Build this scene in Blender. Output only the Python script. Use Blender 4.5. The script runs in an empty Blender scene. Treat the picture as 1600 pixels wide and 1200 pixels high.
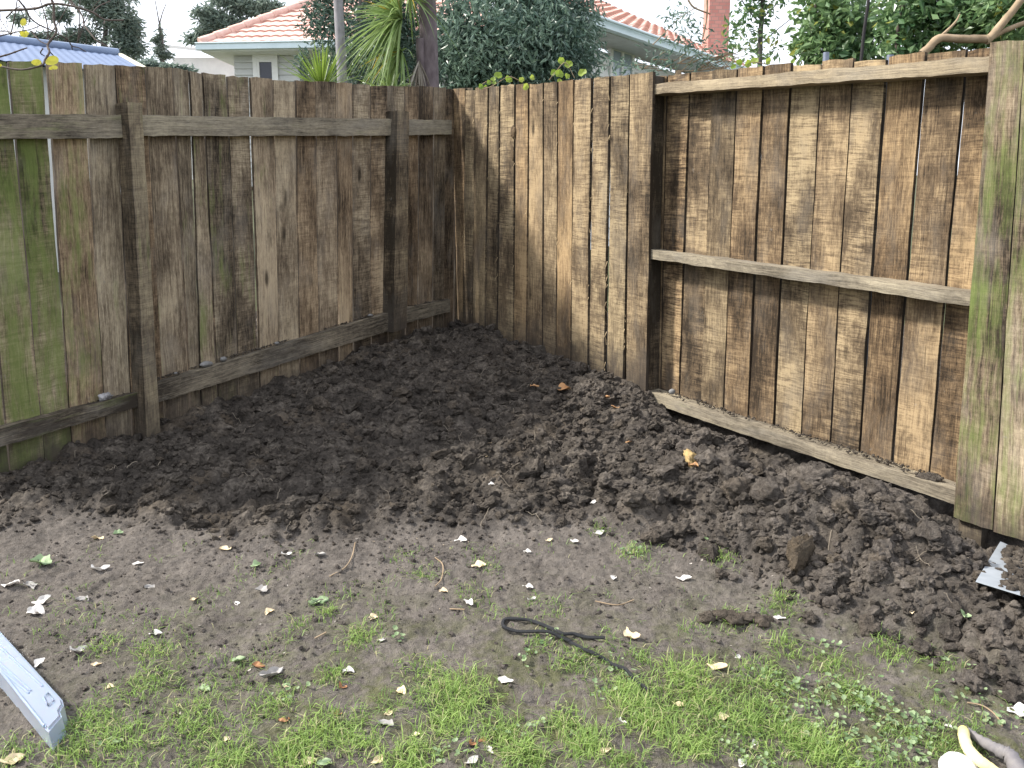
import bpy, bmesh, math, random
import numpy as np
from mathutils import Vector
random.seed(7); RS = np.random.RandomState(11)
R = math.radians
S = bpy.context.scene
COL = S.collection
# ------------------------------------------------------------------ camera, sky, sun, exposure
F = 1331.0; PITCH = R(10.5); CZ = 1.51           # focal length in pixels of a 1600 px wide picture
cam = bpy.data.cameras.new('camera'); cam.sensor_width = 36.0; cam.lens = 36.0 * F / 1600.0
cam.clip_start = 0.05; cam.clip_end = 2000
camo = bpy.data.objects.new('camera', cam); COL.objects.link(camo)
camo.location = (0, 0, CZ); camo.rotation_euler = (R(90) - PITCH, 0, 0)
S.camera = camo
SUN_EL = R(43); SUN_DIR = Vector((-1.0, 0.10, 0)).normalized()   # horizontal direction towards the sun
w = bpy.data.worlds.new('World'); S.world = w; w.use_nodes = True
wt = w.node_tree; bg = wt.nodes['Background']
sky = wt.nodes.new('ShaderNodeTexSky'); sky.sky_type = 'NISHITA'; sky.sun_disc = False
sky.sun_elevation = SUN_EL; sky.sun_rotation = math.atan2(SUN_DIR.x, SUN_DIR.y)
sky.dust_density = 4.0; sky.air_density = 1.0; sky.ozone_density = 1.0
tc = wt.nodes.new('ShaderNodeTexCoord'); cn = wt.nodes.new('ShaderNodeTexNoise')
cn.inputs['Scale'].default_value = 2.2; cn.inputs['Detail'].default_value = 6
wt.links.new(tc.outputs['Generated'], cn.inputs['Vector'])
cr = wt.nodes.new('ShaderNodeValToRGB'); cr.color_ramp.elements[0].position = 0.30; cr.color_ramp.elements[1].position = 0.62
cr.color_ramp.elements[0].color = (.55, .55, .55, 1)
wt.links.new(cn.outputs['Fac'], cr.inputs['Fac'])
mx = wt.nodes.new('ShaderNodeMix'); mx.data_type = 'RGBA'
wt.links.new(cr.outputs['Color'], mx.inputs[0]); wt.links.new(sky.outputs['Color'], mx.inputs[6])
mx.inputs[7].default_value = (8.6, 9.0, 9.8, 1)                  # thin bright cloud veil
wt.links.new(mx.outputs[2], bg.inputs['Color']); bg.inputs['Strength'].default_value = 0.10
sl = bpy.data.lights.new('sun', 'SUN'); sl.energy = 3.8; sl.angle = R(6.0); sl.color = (1.0, .95, .86)
so = bpy.data.objects.new('sun', sl); COL.objects.link(so)
sd = Vector((SUN_DIR.x * math.cos(SUN_EL), SUN_DIR.y * math.cos(SUN_EL), math.sin(SUN_EL)))
so.rotation_euler = sd.to_track_quat('Z', 'Y').to_euler(); so.location = (-6, 0, 8)
vs = S.view_settings; vs.view_transform = 'Standard'; vs.look = 'None'; vs.gamma = 1; vs.exposure = 1.05
# ------------------------------------------------------------------ projection helpers
CT, ST = math.cos(PITCH), math.sin(PITCH)
CAM = np.array([0, 0, CZ])
def ray(u, v):
    a = (u - 800) / F; b = (600 - v) / F
    return np.array([a, CT + b * ST, -ST + b * CT])
def at(u, v, Y):
    d = ray(u, v); return CAM + d * (Y / d[1])
class Plane:
    def __init__(s, p, n): s.p = np.array(p, float); s.n = np.array(n, float) / np.linalg.norm(n)
    def off(s, k): return Plane(s.p + s.n * k, s.n)
    def hit(s, u, v):
        d = ray(u, v); return CAM + d * (np.dot(s.p - CAM, s.n) / np.dot(d, s.n))
def vert_plane(a, b):
    d = np.array([b[0] - a[0], b[1] - a[1], 0.0]); n = np.array([d[1], -d[0], 0.0])
    P = Plane([a[0], a[1], 0], n)
    if np.dot(CAM - P.p, P.n) < 0: P.n = -P.n
    return P
PL = vert_plane((-2.235, 3.716), (-.45, 6.3845))       # near face of the left palings
PR = vert_plane((.75, 4.716), (1.752, 3.257))          # near face of the right palings
GA, GB = .0085, .107                                    # ground rises towards the fence corner
def plane_z(x, y): return GA * x + GB * y
# ------------------------------------------------------------------ numpy noise
def _h(ix, iy, iz, s):
    n = (ix.astype(np.int64) * 374761393 + iy.astype(np.int64) * 668265263 + iz.astype(np.int64) * 2147483647 + s * 974634541) & 0xffffffff
    n = ((n ^ (n >> 13)) * 1274126177) & 0xffffffff
    n = ((n ^ (n >> 16)) * 2246822519) & 0xffffffff
    return ((n ^ (n >> 15)) & 0xffffff) / float(0xffffff)
def vnoise(x, y, z=None, s=0):
    x = np.asarray(x, float); y = np.asarray(y, float)
    z = np.zeros_like(x) if z is None else np.asarray(z, float)
    ix, iy, iz = np.floor(x), np.floor(y), np.floor(z)
    fx, fy, fz = x - ix, y - iy, z - iz
    fx, fy, fz = [t * t * (3 - 2 * t) for t in (fx, fy, fz)]
    out = 0
    for a in (0, 1):
        for b in (0, 1):
            for c in (0, 1):
                out = out + _h(ix + a, iy + b, iz + c, s) * (fx if a else 1 - fx) * (fy if b else 1 - fy) * (fz if c else 1 - fz)
    return out
def fbm(x, y, o=4, s=0):
    r = 0; a = .5; t = 0
    for k in range(o):
        r = r + a * vnoise(x * 2 ** k + 17 * k, y * 2 ** k - 9 * k, None, s + k); t += a; a *= .5
    return r / t
def worley(x, y, s):                                     # bumps: rounded lumps of random height
    ix, iy = np.floor(x), np.floor(y); z0 = np.zeros_like(ix); best = np.zeros_like(x)
    for a in (-1, 0, 1):
        for b in (-1, 0, 1):
            cx, cy = ix + a, iy + b
            px = cx + _h(cx, cy, z0, s); py = cy + _h(cx, cy, z0, s + 1); rh = _h(cx, cy, z0, s + 2)
            d2 = ((x - px) ** 2 + (y - py) ** 2) / (.45 + .5 * rh) ** 2
            best = np.maximum(best, np.sqrt(np.clip(1 - d2, 0, 1)) * (.25 + .75 * rh))
    return best
# ------------------------------------------------------------------ mesh helpers
class Acc:
    def __init__(s): s.V = []; s.Fq = []; s.Ft = []; s.C = []; s.U = []; s.n = 0
    def add(s, V, F, col=None, uv=None):
        V = np.asarray(V, float).reshape(-1, 3); F = np.asarray(F, int)
        if F.shape[1] == 4: s.Fq.append(F + s.n)
        else: s.Ft.append(F + s.n)
        s.V.append(V); k = len(V)
        c = np.zeros((k, 4)) if col is None else np.broadcast_to(np.asarray(col, float), (k, 4))
        s.C.append(c); s.U.append(np.zeros((k, 2)) if uv is None else np.asarray(uv, float)); s.n += k
    def build(s, name, mat, parent=None, smooth=True, origin=None):
        V = np.concatenate(s.V); C = np.concatenate(s.C); U = np.concatenate(s.U)
        org = np.array(origin if origin is not None else (0, 0, 0), float)
        me = bpy.data.meshes.new(name); me.vertices.add(len(V)); me.vertices.foreach_set('co', (V - org).astype(np.float32).ravel())
        fq = np.concatenate(s.Fq) if s.Fq else np.zeros((0, 4), int); ft = np.concatenate(s.Ft) if s.Ft else np.zeros((0, 3), int)
        loops = np.concatenate([fq.ravel(), ft.ravel()]).astype(np.int32)
        tot = np.concatenate([np.full(len(fq), 4), np.full(len(ft), 3)]).astype(np.int32)
        start = np.concatenate([[0], np.cumsum(tot)[:-1]]).astype(np.int32)
        me.loops.add(len(loops)); me.loops.foreach_set('vertex_index', loops)
        me.polygons.add(len(tot)); me.polygons.foreach_set('loop_start', start); me.polygons.foreach_set('loop_total', tot)
        me.polygons.foreach_set('use_smooth', np.full(len(tot), bool(smooth)))
        me.update(calc_edges=True); me.validate(clean_customdata=False)
        ca = me.attributes.new('bd', 'FLOAT_COLOR', 'POINT'); ca.data.foreach_set('color', C.astype(np.float32).ravel())
        ul = me.uv_layers.new(name='UV'); ul.data.foreach_set('uv', U[loops].astype(np.float32).ravel())
        if mat: me.materials.append(mat)
        o = bpy.data.objects.new(name, me); COL.objects.link(o)
        if parent: o.parent = parent; o.location = org - np.array(parent.location)
        else: o.location = org
        return o
def tag(o, label, cat, group=None, kind=None):
    if label: o['label'] = label
    if cat: o['category'] = cat
    if group: o['group'] = group
    if kind: o['kind'] = kind
    return o
def thing(name, label, cat, loc=(0, 0, 0), group=None):
    o = bpy.data.objects.new(name, None); COL.objects.link(o); o.location = loc; o.empty_display_size = .1
    return tag(o, label, cat, group)
def grid_faces(nu, nv, closed=False):
    f = []
    i, j = np.meshgrid(np.arange(nu if closed else nu - 1), np.arange(nv - 1), indexing='ij')
    i = i.ravel(); j = j.ravel(); i2 = (i + 1) % nu
    return np.stack([i * nv + j, i2 * nv + j, i2 * nv + j + 1, i * nv + j + 1], 1)
def tube(acc, pts, rad, k=8, col=None, jit=0.0, seed=0, caps=True):
    pts = np.asarray(pts, float); n = len(pts); rad = np.broadcast_to(np.asarray(rad, float), (n,))
    T = np.gradient(pts, axis=0); T /= np.linalg.norm(T, axis=1)[:, None] + 1e-9
    up = np.array([0, 0, 1.0]) if abs(T[0][2]) < .9 else np.array([1.0, 0, 0])
    A = np.cross(T[0], up); A /= np.linalg.norm(A); V = np.zeros((k, n, 3)); L = 0; U = np.zeros((k, n, 2))
    for i in range(n):
        A = A - T[i] * np.dot(A, T[i]); A /= np.linalg.norm(A) + 1e-9; B = np.cross(T[i], A)
        if i: L += np.linalg.norm(pts[i] - pts[i - 1])
        for q in range(k):
            a = 2 * math.pi * q / k
            r = rad[i] * (1 + jit * (_h(np.array([q]), np.array([i]), np.array([0]), seed)[0] - .5))
            V[q, i] = pts[i] + r * (A * math.cos(a) + B * math.sin(a)); U[q, i] = (q / k * .2, L)
    Vf = V.reshape(-1, 3); Fc = grid_faces(k, n, True)
    acc.add(Vf, Fc, col, U.reshape(-1, 2))
    if caps:
        for i in (0, n - 1):
            ring = np.concatenate([V[:, i], pts[i:i + 1]])
            acc.add(ring, np.array([[q, (q + 1) % k, k] if i else [(q + 1) % k, q, k] for q in range(k)]), col)
def spline(pts, n):
    pts = np.asarray(pts, float); m = len(pts)
    P = np.vstack([2 * pts[0] - pts[1], pts, 2 * pts[-1] - pts[-2]]); out = []
    for t in np.linspace(0, m - 1 - 1e-6, n):
        i = int(t); f = t - i; a, b, c, d = P[i], P[i + 1], P[i + 2], P[i + 3]
        out.append(.5 * ((2 * b) + (c - a) * f + (2 * a - 5 * b + 4 * c - d) * f ** 2 + (3 * b - a - 3 * c + d) * f ** 3))
    return np.array(out)
def box(acc, P8, col=None, uv=None):                     # 0-3 near face ccw, 4-7 far face
    V = np.asarray(P8, float); Fc = [[0, 1, 2, 3], [7, 6, 5, 4], [0, 4, 5, 1], [1, 5, 6, 2], [2, 6, 7, 3], [3, 7, 4, 0]]
    vv = np.concatenate([V[f] for f in Fc]); acc.add(vv, np.arange(24).reshape(6, 4), col, uv)
def abox(acc, a, b, col=None):
    (x0, y0, z0), (x1, y1, z1) = a, b
    box(acc, [(x0, y0, z0), (x1, y0, z0), (x1, y0, z1), (x0, y0, z1), (x0, y1, z0), (x1, y1, z0), (x1, y1, z1), (x0, y1, z1)], col)
def obox(acc, o, ex, ey, ez, col=None):                  # box from a corner and three edge vectors
    o, ex, ey, ez = [np.asarray(t, float) for t in (o, ex, ey, ez)]
    box(acc, [o, o + ex, o + ex + ez, o + ez, o + ey, o + ex + ey, o + ex + ey + ez, o + ey + ez], col)
# ------------------------------------------------------------------ material helpers
class NT:
    def __init__(s, name):
        s.m = bpy.data.materials.new(name); s.m.use_nodes = True; s.t = s.m.node_tree; s.b = s.t.nodes['Principled BSDF']
        s.out = s.t.nodes['Material Output']
    def put(s, sock, v):
        if isinstance(v, bpy.types.NodeSocket): s.t.links.new(v, sock)
        elif v is not None:
            if isinstance(v, (tuple, list)) and len(v) == 3 and sock.type == 'RGBA': v = (*v, 1)
            sock.default_value = v
    def attr(s, n): 
        a = s.t.nodes.new('ShaderNodeAttribute'); a.attribute_name = n; return a
    def uv(s): 
        a = s.t.nodes.new('ShaderNodeUVMap'); a.uv_map = 'UV'; return a.outputs[0]
    def obj(s): return s.t.nodes.new('ShaderNodeTexCoord').outputs['Object']
    def geo(s): return s.t.nodes.new('ShaderNodeNewGeometry').outputs['Position']
    def mp(s, vec, sc=(1, 1, 1), loc=(0, 0, 0)):
        n = s.t.nodes.new('ShaderNodeMapping'); s.put(n.inputs['Vector'], vec); n.inputs['Scale'].default_value = sc; n.inputs['Location'].default_value = loc; return n.outputs[0]
    def noise(s, vec, scale=1, det=4, rough=.55, dist=0):
        n = s.t.nodes.new('ShaderNodeTexNoise'); s.put(n.inputs['Vector'], vec); n.inputs['Scale'].default_value = scale
        n.inputs['Detail'].default_value = det; n.inputs['Roughness'].default_value = rough; n.inputs['Distortion'].default_value = dist; return n.outputs[0]
    def vor(s, vec, scale=1):
        n = s.t.nodes.new('ShaderNodeTexVoronoi'); s.put(n.inputs['Vector'], vec); n.inputs['Scale'].default_value = scale; return n
    def ramp(s, f, stops):
        n = s.t.nodes.new('ShaderNodeValToRGB'); s.put(n.inputs[0], f); e = n.color_ramp.elements
        while len(e) < len(stops): e.new(.5)
        for q, (p, c) in zip(e, stops): q.position = p; q.color = (c, c, c, 1) if not isinstance(c, tuple) else (*c, 1)
        return n.outputs[0]
    def mix(s, f, a, b, bt='MIX'):
        n = s.t.nodes.new('ShaderNodeMix'); n.data_type = 'RGBA'; n.blend_type = bt
        s.put(n.inputs[0], f); s.put(n.inputs[6], a); s.put(n.inputs[7], b); return n.outputs[2]
    def ma(s, op, a, b=None, cl=False):
        n = s.t.nodes.new('ShaderNodeMath'); n.operation = op; n.use_clamp = cl; s.put(n.inputs[0], a); s.put(n.inputs[1], b); return n.outputs[0]
    def sep(s, c):
        n = s.t.nodes.new('ShaderNodeSeparateColor'); s.put(n.inputs[0], c); return n.outputs
    def bump(s, h, st=.5, d=.005):
        n = s.t.nodes.new('ShaderNodeBump'); s.put(n.inputs['Height'], h); n.inputs['Strength'].default_value = st; n.inputs['Distance'].default_value = d
        s.t.links.new(n.outputs[0], s.b.inputs['Normal']); return n.outputs[0]
    def fin(s, col, rough=.8, spec=.3):
        s.put(s.b.inputs['Base Color'], col); s.put(s.b.inputs['Roughness'], rough); s.b.inputs['Specular IOR Level'].default_value = spec; return s.m
def wood(name, dark, mid, light, grey, sawk=.5, mossk=1.0, dirtk=.3):
    """weathered sawn timber; bd: r tone, g strength of the saw bands, b algae, a height above the foot (m)"""
    t = NT(name); uv = t.uv(); A = t.attr('bd'); s = t.sep(A.outputs['Color']); al = A.outputs['Alpha']
    wob = t.noise(uv, 3, 2); 
    cmb = t.t.nodes.new('ShaderNodeVectorMath'); cmb.operation = 'ADD'; t.put(cmb.inputs[0], uv)
    sc = t.t.nodes.new('ShaderNodeVectorMath'); sc.operation = 'SCALE'; t.t.links.new(t.t.nodes.new('ShaderNodeTexNoise').outputs['Color'], sc.inputs[0])
    nn = sc.inputs[0].links[0].from_node; nn.inputs['Scale'].default_value = 4; t.put(nn.inputs['Vector'], uv); sc.inputs['Scale'].default_value = .02
    t.t.links.new(sc.outputs[0], cmb.inputs[1]); uw = cmb.outputs[0]
    fib = t.noise(t.mp(uw, (210, 5, 1)), 1, 6, .72)
    crk = t.ramp(t.noise(t.mp(uw, (95, 1.5, 1), (4, 4, 0)), 1, 3, .6), [(.27, 1.), (.32, 0.)])
    fib2 = t.noise(t.mp(uw, (45, 1.6, 1)), 1, 4, .6, .6)
    sawf = t.noise(t.mp(uw, (9, 130, 1)), 1, 5, .75)
    saw2 = t.noise(t.mp(uw, (4.5, 48, 1)), 1, 5, .75)
    patch = t.noise(t.mp(uv, (7, 3.2, 1), (3, 1, 0)), 1, 5, .65)
    big = t.noise(t.mp(uv, (2.0, 1.1, 1), (9, 4, 0)), 1, 3, .5)
    sawb = t.ma('MULTIPLY', t.ramp(t.ma('ADD', t.ma('MULTIPLY', sawf, .55), t.ma('MULTIPLY', saw2, .55)), [(.46, 0.), (.61, 1.)]), t.ramp(patch, [(.36, .1), (.60, 1.)]))
    fcol = t.ma('ADD', t.ma('MULTIPLY', fib, .85), t.ma('MULTIPLY', fib2, .35))
    v = t.ma('ADD', t.ma('MULTIPLY', t.ma('SUBTRACT', fcol, .60), t.ma('SUBTRACT', 1.75, t.ma('MULTIPLY', s[1], 1.0))), t.ma('MULTIPLY', t.ma('SUBTRACT', big, .5), 1.25))
    v = t.ma('ADD', v, t.ma('MULTIPLY', t.ma('SUBTRACT', patch, .5), .6))
    fm = t.noise(t.mp(uw, (75, 22, 1), (8, 8, 0)), 1, 6, .8)
    v = t.ma('ADD', v, t.ma('MULTIPLY', t.ma('SUBTRACT', fm, .5), .9))
    v = t.ma('ADD', v, s[0])
    v = t.ma('ADD', v, t.ma('MULTIPLY', t.ma('MULTIPLY', t.ma('SUBTRACT', sawb, .35), s[1]), sawk))
    c = t.ramp(v, [(.10, dark), (.42, mid), (.85, light)])
    gm = t.ramp(t.noise(t.mp(uv, (6, 2.2, 1), (1, 7, 0)), 1, 5, .65), [(.50, 0.), (.72, .5)])
    hr = t.ma('FRACT', t.ma('MULTIPLY', s[0], 57.3))
    c = t.mix(1.0, c, t.ramp(hr, [(0., (1.03, .96, .88)), (.5, (1., 1., 1.)), (1., (.93, .98, 1.0))]), 'MULTIPLY')
    c = t.mix(gm, c, grey)
    c = t.mix(t.ma('MULTIPLY', crk, .7), c, tuple(q * .8 for q in dark))
    blk = t.ramp(t.noise(t.mp(uv, (11, 4.5, 1), (6, 3, 0)), 1, 6, .72), [(.54, 0.), (.72, .62)])
    c = t.mix(blk, c, tuple(q * 1.3 for q in dark))
    # knots
    vo = t.vor(t.mp(uw, (6.0, 1.9, 1)), 1); kd = vo.outputs['Distance']; kc = t.sep(vo.outputs['Color'])
    km = t.ma('MULTIPLY', t.ramp(kd, [(.05, 1.), (.12, 0.)]), t.ma('GREATER_THAN', kc[0], .72))
    c = t.mix(t.ma('MULTIPLY', km, .8), c, tuple(q * .55 for q in dark))
    # algae
    mn = t.ma('ADD', t.noise(t.mp(uv, (9, 3.0, 1), (5, 2, 0)), 1, 5, .65), t.ma('MULTIPLY', t.ma('SUBTRACT', fib2, .5), .7))
    mm = t.ma('MULTIPLY', t.ramp(t.ma('ADD', mn, t.ma('SUBTRACT', s[2], .5)), [(.50, 0.), (.80, 1.)]), mossk, True)
    c = t.mix(t.ma('MULTIPLY', mm, .85), c, t.mix(t.noise(t.mp(uv, (20, 9, 1)), 1, 3), (.085, .130, .026), (.20, .245, .075)))
    # soil splash near the foot, with its own ragged edge
    dn = t.noise(t.mp(uv, (14, 9, 1), (2, 8, 0)), 1, 5, .65)
    dm = t.ramp(t.ma('SUBTRACT', t.ma('ADD', t.ma('MULTIPLY', dn, .55), dirtk), al), [(.22, 0.), (.48, 1.)])
    c = t.mix(t.ma('MULTIPLY', dm, .82), c, (.052, .043, .036))
    ds = t.ramp(t.noise(t.mp(uv, (22, 16, 1)), 1, 4, .7), [(.66, 0.), (.74, .5)])
    c = t.mix(ds, c, (.20, .185, .165))
    h = t.ma('ADD', t.ma('MULTIPLY', fib, .8), t.ma('MULTIPLY', sawf, .5)); h = t.ma('SUBTRACT', h, t.ma('ADD', t.ma('MULTIPLY', km, .6), t.ma('MULTIPLY', crk, .6)))
    t.bump(h, .75, .004)
    return t.fin(c, .88, .18)
def flat(name, c1, c2=None, scale=8, rough=.7, bump=0, spec=.3, metal=0, sc3=(1, 1, 1)):
    t = NT(name); n = t.noise(t.mp(t.obj(), sc3), scale, 5, .6)
    c = t.mix(t.ramp(n, [(.32, 0.), (.68, 1.)]), c1, c2 or tuple(q * .7 for q in c1))
    if bump: t.bump(n, .6, bump)
    t.b.inputs['Metallic'].default_value = metal
    return t.fin(c, rough, spec)
def leafmat(name, dark, light, tr=.35, rough=.45, third=None):
    t = NT(name); s = t.sep(t.attr('bd').outputs['Color'])
    c = t.mix(s[0], dark, light)
    if third: c = t.mix(s[1], c, third)
    t.fin(c, rough, .5); tl = t.t.nodes.new('ShaderNodeBsdfTranslucent'); t.put(tl.inputs[0], c)
    m = t.t.nodes.new('ShaderNodeMixShader'); m.inputs[0].default_value = tr
    t.t.links.new(t.b.outputs[0], m.inputs[1]); t.t.links.new(tl.outputs[0], m.inputs[2]); t.t.links.new(m.outputs[0], t.out.inputs[0])
    return t.m
M = {}
M['paling_left'] = wood('left paling timber', (.028, .021, .015), (.168, .126, .086), (.46, .37, .255), (.22, .195, .165), .42, .85, .22)
M['paling_right'] = wood('right paling timber', (.030, .022, .015), (.138, .098, .061), (.385, .288, .172), (.145, .125, .103), .54, .8, .30)
M['rail'] = wood('rail timber', (.04, .033, .026), (.17, .145, .11), (.36, .31, .225), (.235, .215, .185), .25, .6, -.2)
M['post'] = wood('post timber', (.032, .026, .019), (.13, .103, .073), (.30, .25, .165), (.15, .135, .115), .6, .6, .18)
M['bark'] = flat('bark', (.16, .15, .145), (.07, .063, .06), 14, .9, .01, .2, 0, (1, 1, .3))
M['twig'] = flat('twig bark', (.10, .075, .065), (.05, .04, .035), 30, .85)
M['pale_branch'] = flat('pale branch bark', (.36, .27, .18), (.20, .145, .09), 18, .85, .004)
M['white_paint'] = flat('white weatherboard paint', (.78, .78, .76), (.68, .68, .67), 3, .6)
M['grey_paint'] = flat('pale grey weatherboard paint', (.56, .57, .56), (.50, .51, .50), 3, .6)
M['gutter'] = flat('gutter paint', (.62, .72, .76), (.55, .65, .69), 3, .45)
M['tile'] = flat('terracotta tile', (.70, .49, .43), (.57, .34, .28), 5, .75, .004)
M['brick'] = None
M['glass'] = flat('dark window glass', (.03, .03, .045), (.02, .02, .03), 2, .08, 0, .6)
M['iron'] = flat('blue grey roofing iron', (.115, .16, .27), (.095, .135, .23), 3, .6, 0, .3)
M['stone'] = flat('grey pebble', (.24, .235, .23), (.13, .128, .125), 25, .8, .003)
M['pipe'] = flat('blue grey steel', (.22, .25, .33), (.15, .17, .22), 20, .5, 0, .5, .5)
M['bush'] = leafmat('dark glossy leaves', (.060, .110, .092), (.20, .285, .21), .3, .30)
M['bush_olive'] = leafmat('dark leaves', (.050, .090, .075), (.15, .22, .155), .3, .35)
M['tree_right'] = leafmat('bright broad leaves', (.065, .14, .06), (.26, .38, .17), .4, .30, (.35, .36, .08))
M['needle'] = leafmat('blue green needles', (.13, .18, .155), (.26, .32, .26), .35, .6)
M['cabbage'] = leafmat('sword leaves', (.10, .175, .05), (.28, .38, .13), .4, .4, (.45, .33, .05))
M['cabbage_young'] = leafmat('young sword leaves', (.12, .20, .03), (.26, .36, .07), .4, .4)
M['vine'] = leafmat('vine leaves', (.16, .26, .03), (.38, .45, .08), .5, .5)
M['yellow_leaf'] = leafmat('yellow leaf', (.62, .56, .03), (.75, .70, .10), .5, .5)
M['grass'] = leafmat('grass blades', (.105, .20, .045), (.35, .48, .14), .45, .5, (.50, .46, .26))
M['weed'] = leafmat('weed leaves', (.12, .20, .08), (.32, .41, .22), .35, .55)
M['petal'] = leafmat('white petal', (.42, .38, .35), (.76, .74, .71), .25, .6)
M['cream'] = leafmat('cream petal', (.55, .42, .26), (.80, .68, .47), .25, .6)
M['brown_leaf'] = leafmat('brown fallen leaf', (.22, .10, .045), (.42, .21, .10), .2, .7)
M['grey_leaf'] = leafmat('dry grey leaf', (.20, .19, .18), (.42, .40, .38), .2, .7)
M['green_leaf'] = leafmat('fallen green leaf', (.20, .30, .14), (.40, .50, .30), .3, .6)
M['dead_leaf'] = leafmat('dead sword leaves', (.18, .15, .12), (.34, .31, .27), .2, .8)
M['yellow_rubber'] = flat('yellow rubber', (.74, .66, .34), (.66, .56, .22), 14, .5, .002)
M['grey_cloth'] = flat('grey lining', (.10, .095, .11), (.22, .205, .20), 14, .85, .004)
M['white_cloth'] = flat('white glove cloth', (.80, .80, .82), (.70, .70, .74), 20, .8, .002)
M['wood_chip'] = flat('orange wood chip', (.46, .26, .12), (.30, .17, .09), 30, .8, .002, .3, 0, (1, 6, 1))
M['cut_wood'] = flat('tan wood lump', (.42, .30, .13), (.24, .17, .08), 25, .8, .004, .3, 0, (1, 1, 4))
t = NT('brick'); bk = t.t.nodes.new('ShaderNodeTexBrick'); t.put(bk.inputs['Vector'], t.mp(t.obj(), (1, 1, 1)))
q = t.t.nodes.new('ShaderNodeMapping'); t.put(q.inputs[0], t.obj()); q.inputs['Rotation'].default_value = (R(90), 0, 0); t.put(bk.inputs['Vector'], q.outputs[0])
bk.inputs['Scale'].default_value = 4.5; bk.inputs['Color1'].default_value = (.52, .26, .22, 1); bk.inputs['Color2'].default_value = (.44, .20, .17, 1); bk.inputs['Mortar'].default_value = (.30, .22, .19, 1)
M['brick'] = t.fin(bk.outputs[0], .85)
def soilmat(name, ground=False):
    t = NT(name); p = t.geo(); s = t.sep(t.attr('bd').outputs['Color'])
    n1 = t.noise(p, 7, 6, .65); n2 = t.noise(p, 45, 6, .7); n3 = t.noise(p, 220, 3, .6)
    c = t.ramp(t.ma('ADD', t.ma('MULTIPLY', n1, .55), t.ma('MULTIPLY', n2, .5)), [(.38, (.022, .0188, .0162)), (.54, (.074, .063, .053)), (.67, (.18, .155, .129))])
    c = t.mix(t.ma('MULTIPLY', s[1], t.ramp(n2, [(.35, .3), (.65, 1.)])), c, (.14, .108, .075))
    if not ground: c = t.mix(s[2], c, t.ramp(n2, [(.36, (.06, .051, .045)), (.66, (.19, .165, .145))]))
    if ground:       # r: dug, b: bare trampled mud, moss film
        mud = t.ramp(t.ma('ADD', t.ma('ADD', t.ma('MULTIPLY', n1, .35), t.ma('MULTIPLY', n2, .5)), t.ma('MULTIPLY', n3, .15)), [(.38, (.080, .070, .062)), (.62, (.205, .181, .161))])
        c = t.mix(s[2], c, mud)
        mo = t.ma('MULTIPLY', s[0], t.ramp(t.noise(p, 11, 5, .7), [(.42, 0.), (.62, 1.)]))
        c = t.mix(t.ma('MULTIPLY', mo, .7), c, t.mix(n2, (.06, .075, .02), (.13, .14, .045)))
    g = t.ramp(n3, [(.62, 0.), (.78, .55)]); c = t.mix(g, c, (.17, .15, .13))
    t.bump(t.ma('ADD', t.ma('MULTIPLY', n2, 1.0), t.ma('MULTIPLY', n3, .35)), 1.0, .022)
    return t.fin(c, .92, .15)
M['soil'] = soilmat('ground soil', True); M['clod'] = soilmat('clod soil')
# ------------------------------------------------------------------ the ground: height field of the yard
def gplane(u, v):
    d = ray(u, v); t_ = (plane_z(0, 0) - CZ) / (d[2] - GA * d[0] - GB * d[1]); return CAM + d * t_
dug_px = [(-120, 850), (-60, 838), (60, 812), (130, 800), (210, 812), (330, 822), (430, 848), (560, 842), (660, 832), (740, 838), (870, 824), (960, 812), (1030, 838), (1090, 858), (1170, 895), (1230, 935),
          (1290, 962), (1360, 985), (1440, 1012), (1520, 1045), (1600, 1085), (1850, 1180), (2000, 1000), (1600, 846), (1489, 800), (1250, 705), (1009, 630), (860, 580), (703, 515), (560, 570), (400, 620), (235, 690), (0, 755), (-120, 790)]
poly = np.array([gplane(*p)[:2] for p in dug_px])
X0, X1, Y0, Y1, ST_ = -3.1, 3.0, .9, 7.0, .008
NX, NY = int((X1 - X0) / ST_) + 1, int((Y1 - Y0) / ST_) + 1
gx = X0 + np.arange(NX) * ST_; gy = Y0 + np.arange(NY) * ST_
GX, GY = np.meshgrid(gx, gy, indexing='ij')
def inpoly(x, y, P):
    r = np.zeros(x.shape, bool); n = len(P); j = n - 1
    for i in range(n):
        xi, yi = P[i]; xj, yj = P[j]
        r ^= ((yi > y) != (yj > y)) & (x < (xj - xi) * (y - yi) / (yj - yi + 1e-12) + xi); j = i
    return r
def blur(a, k):
    for ax in (0, 1):
        for _ in range(2):
            p = np.pad(a, [(k + 1, k) if q == ax else (0, 0) for q in (0, 1)], mode='edge'); c = np.cumsum(p, axis=ax)
            a = (np.take(c, range(2 * k + 1, c.shape[ax]), axis=ax) - np.take(c, range(0, c.shape[ax] - 2 * k - 1), axis=ax)) / (2 * k + 1)
    return a
jx = (fbm(GX * 5, GY * 5, 3, 3) - .5) * .22; jy = (fbm(GX * 5, GY * 5, 3, 8) - .5) * .22
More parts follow.
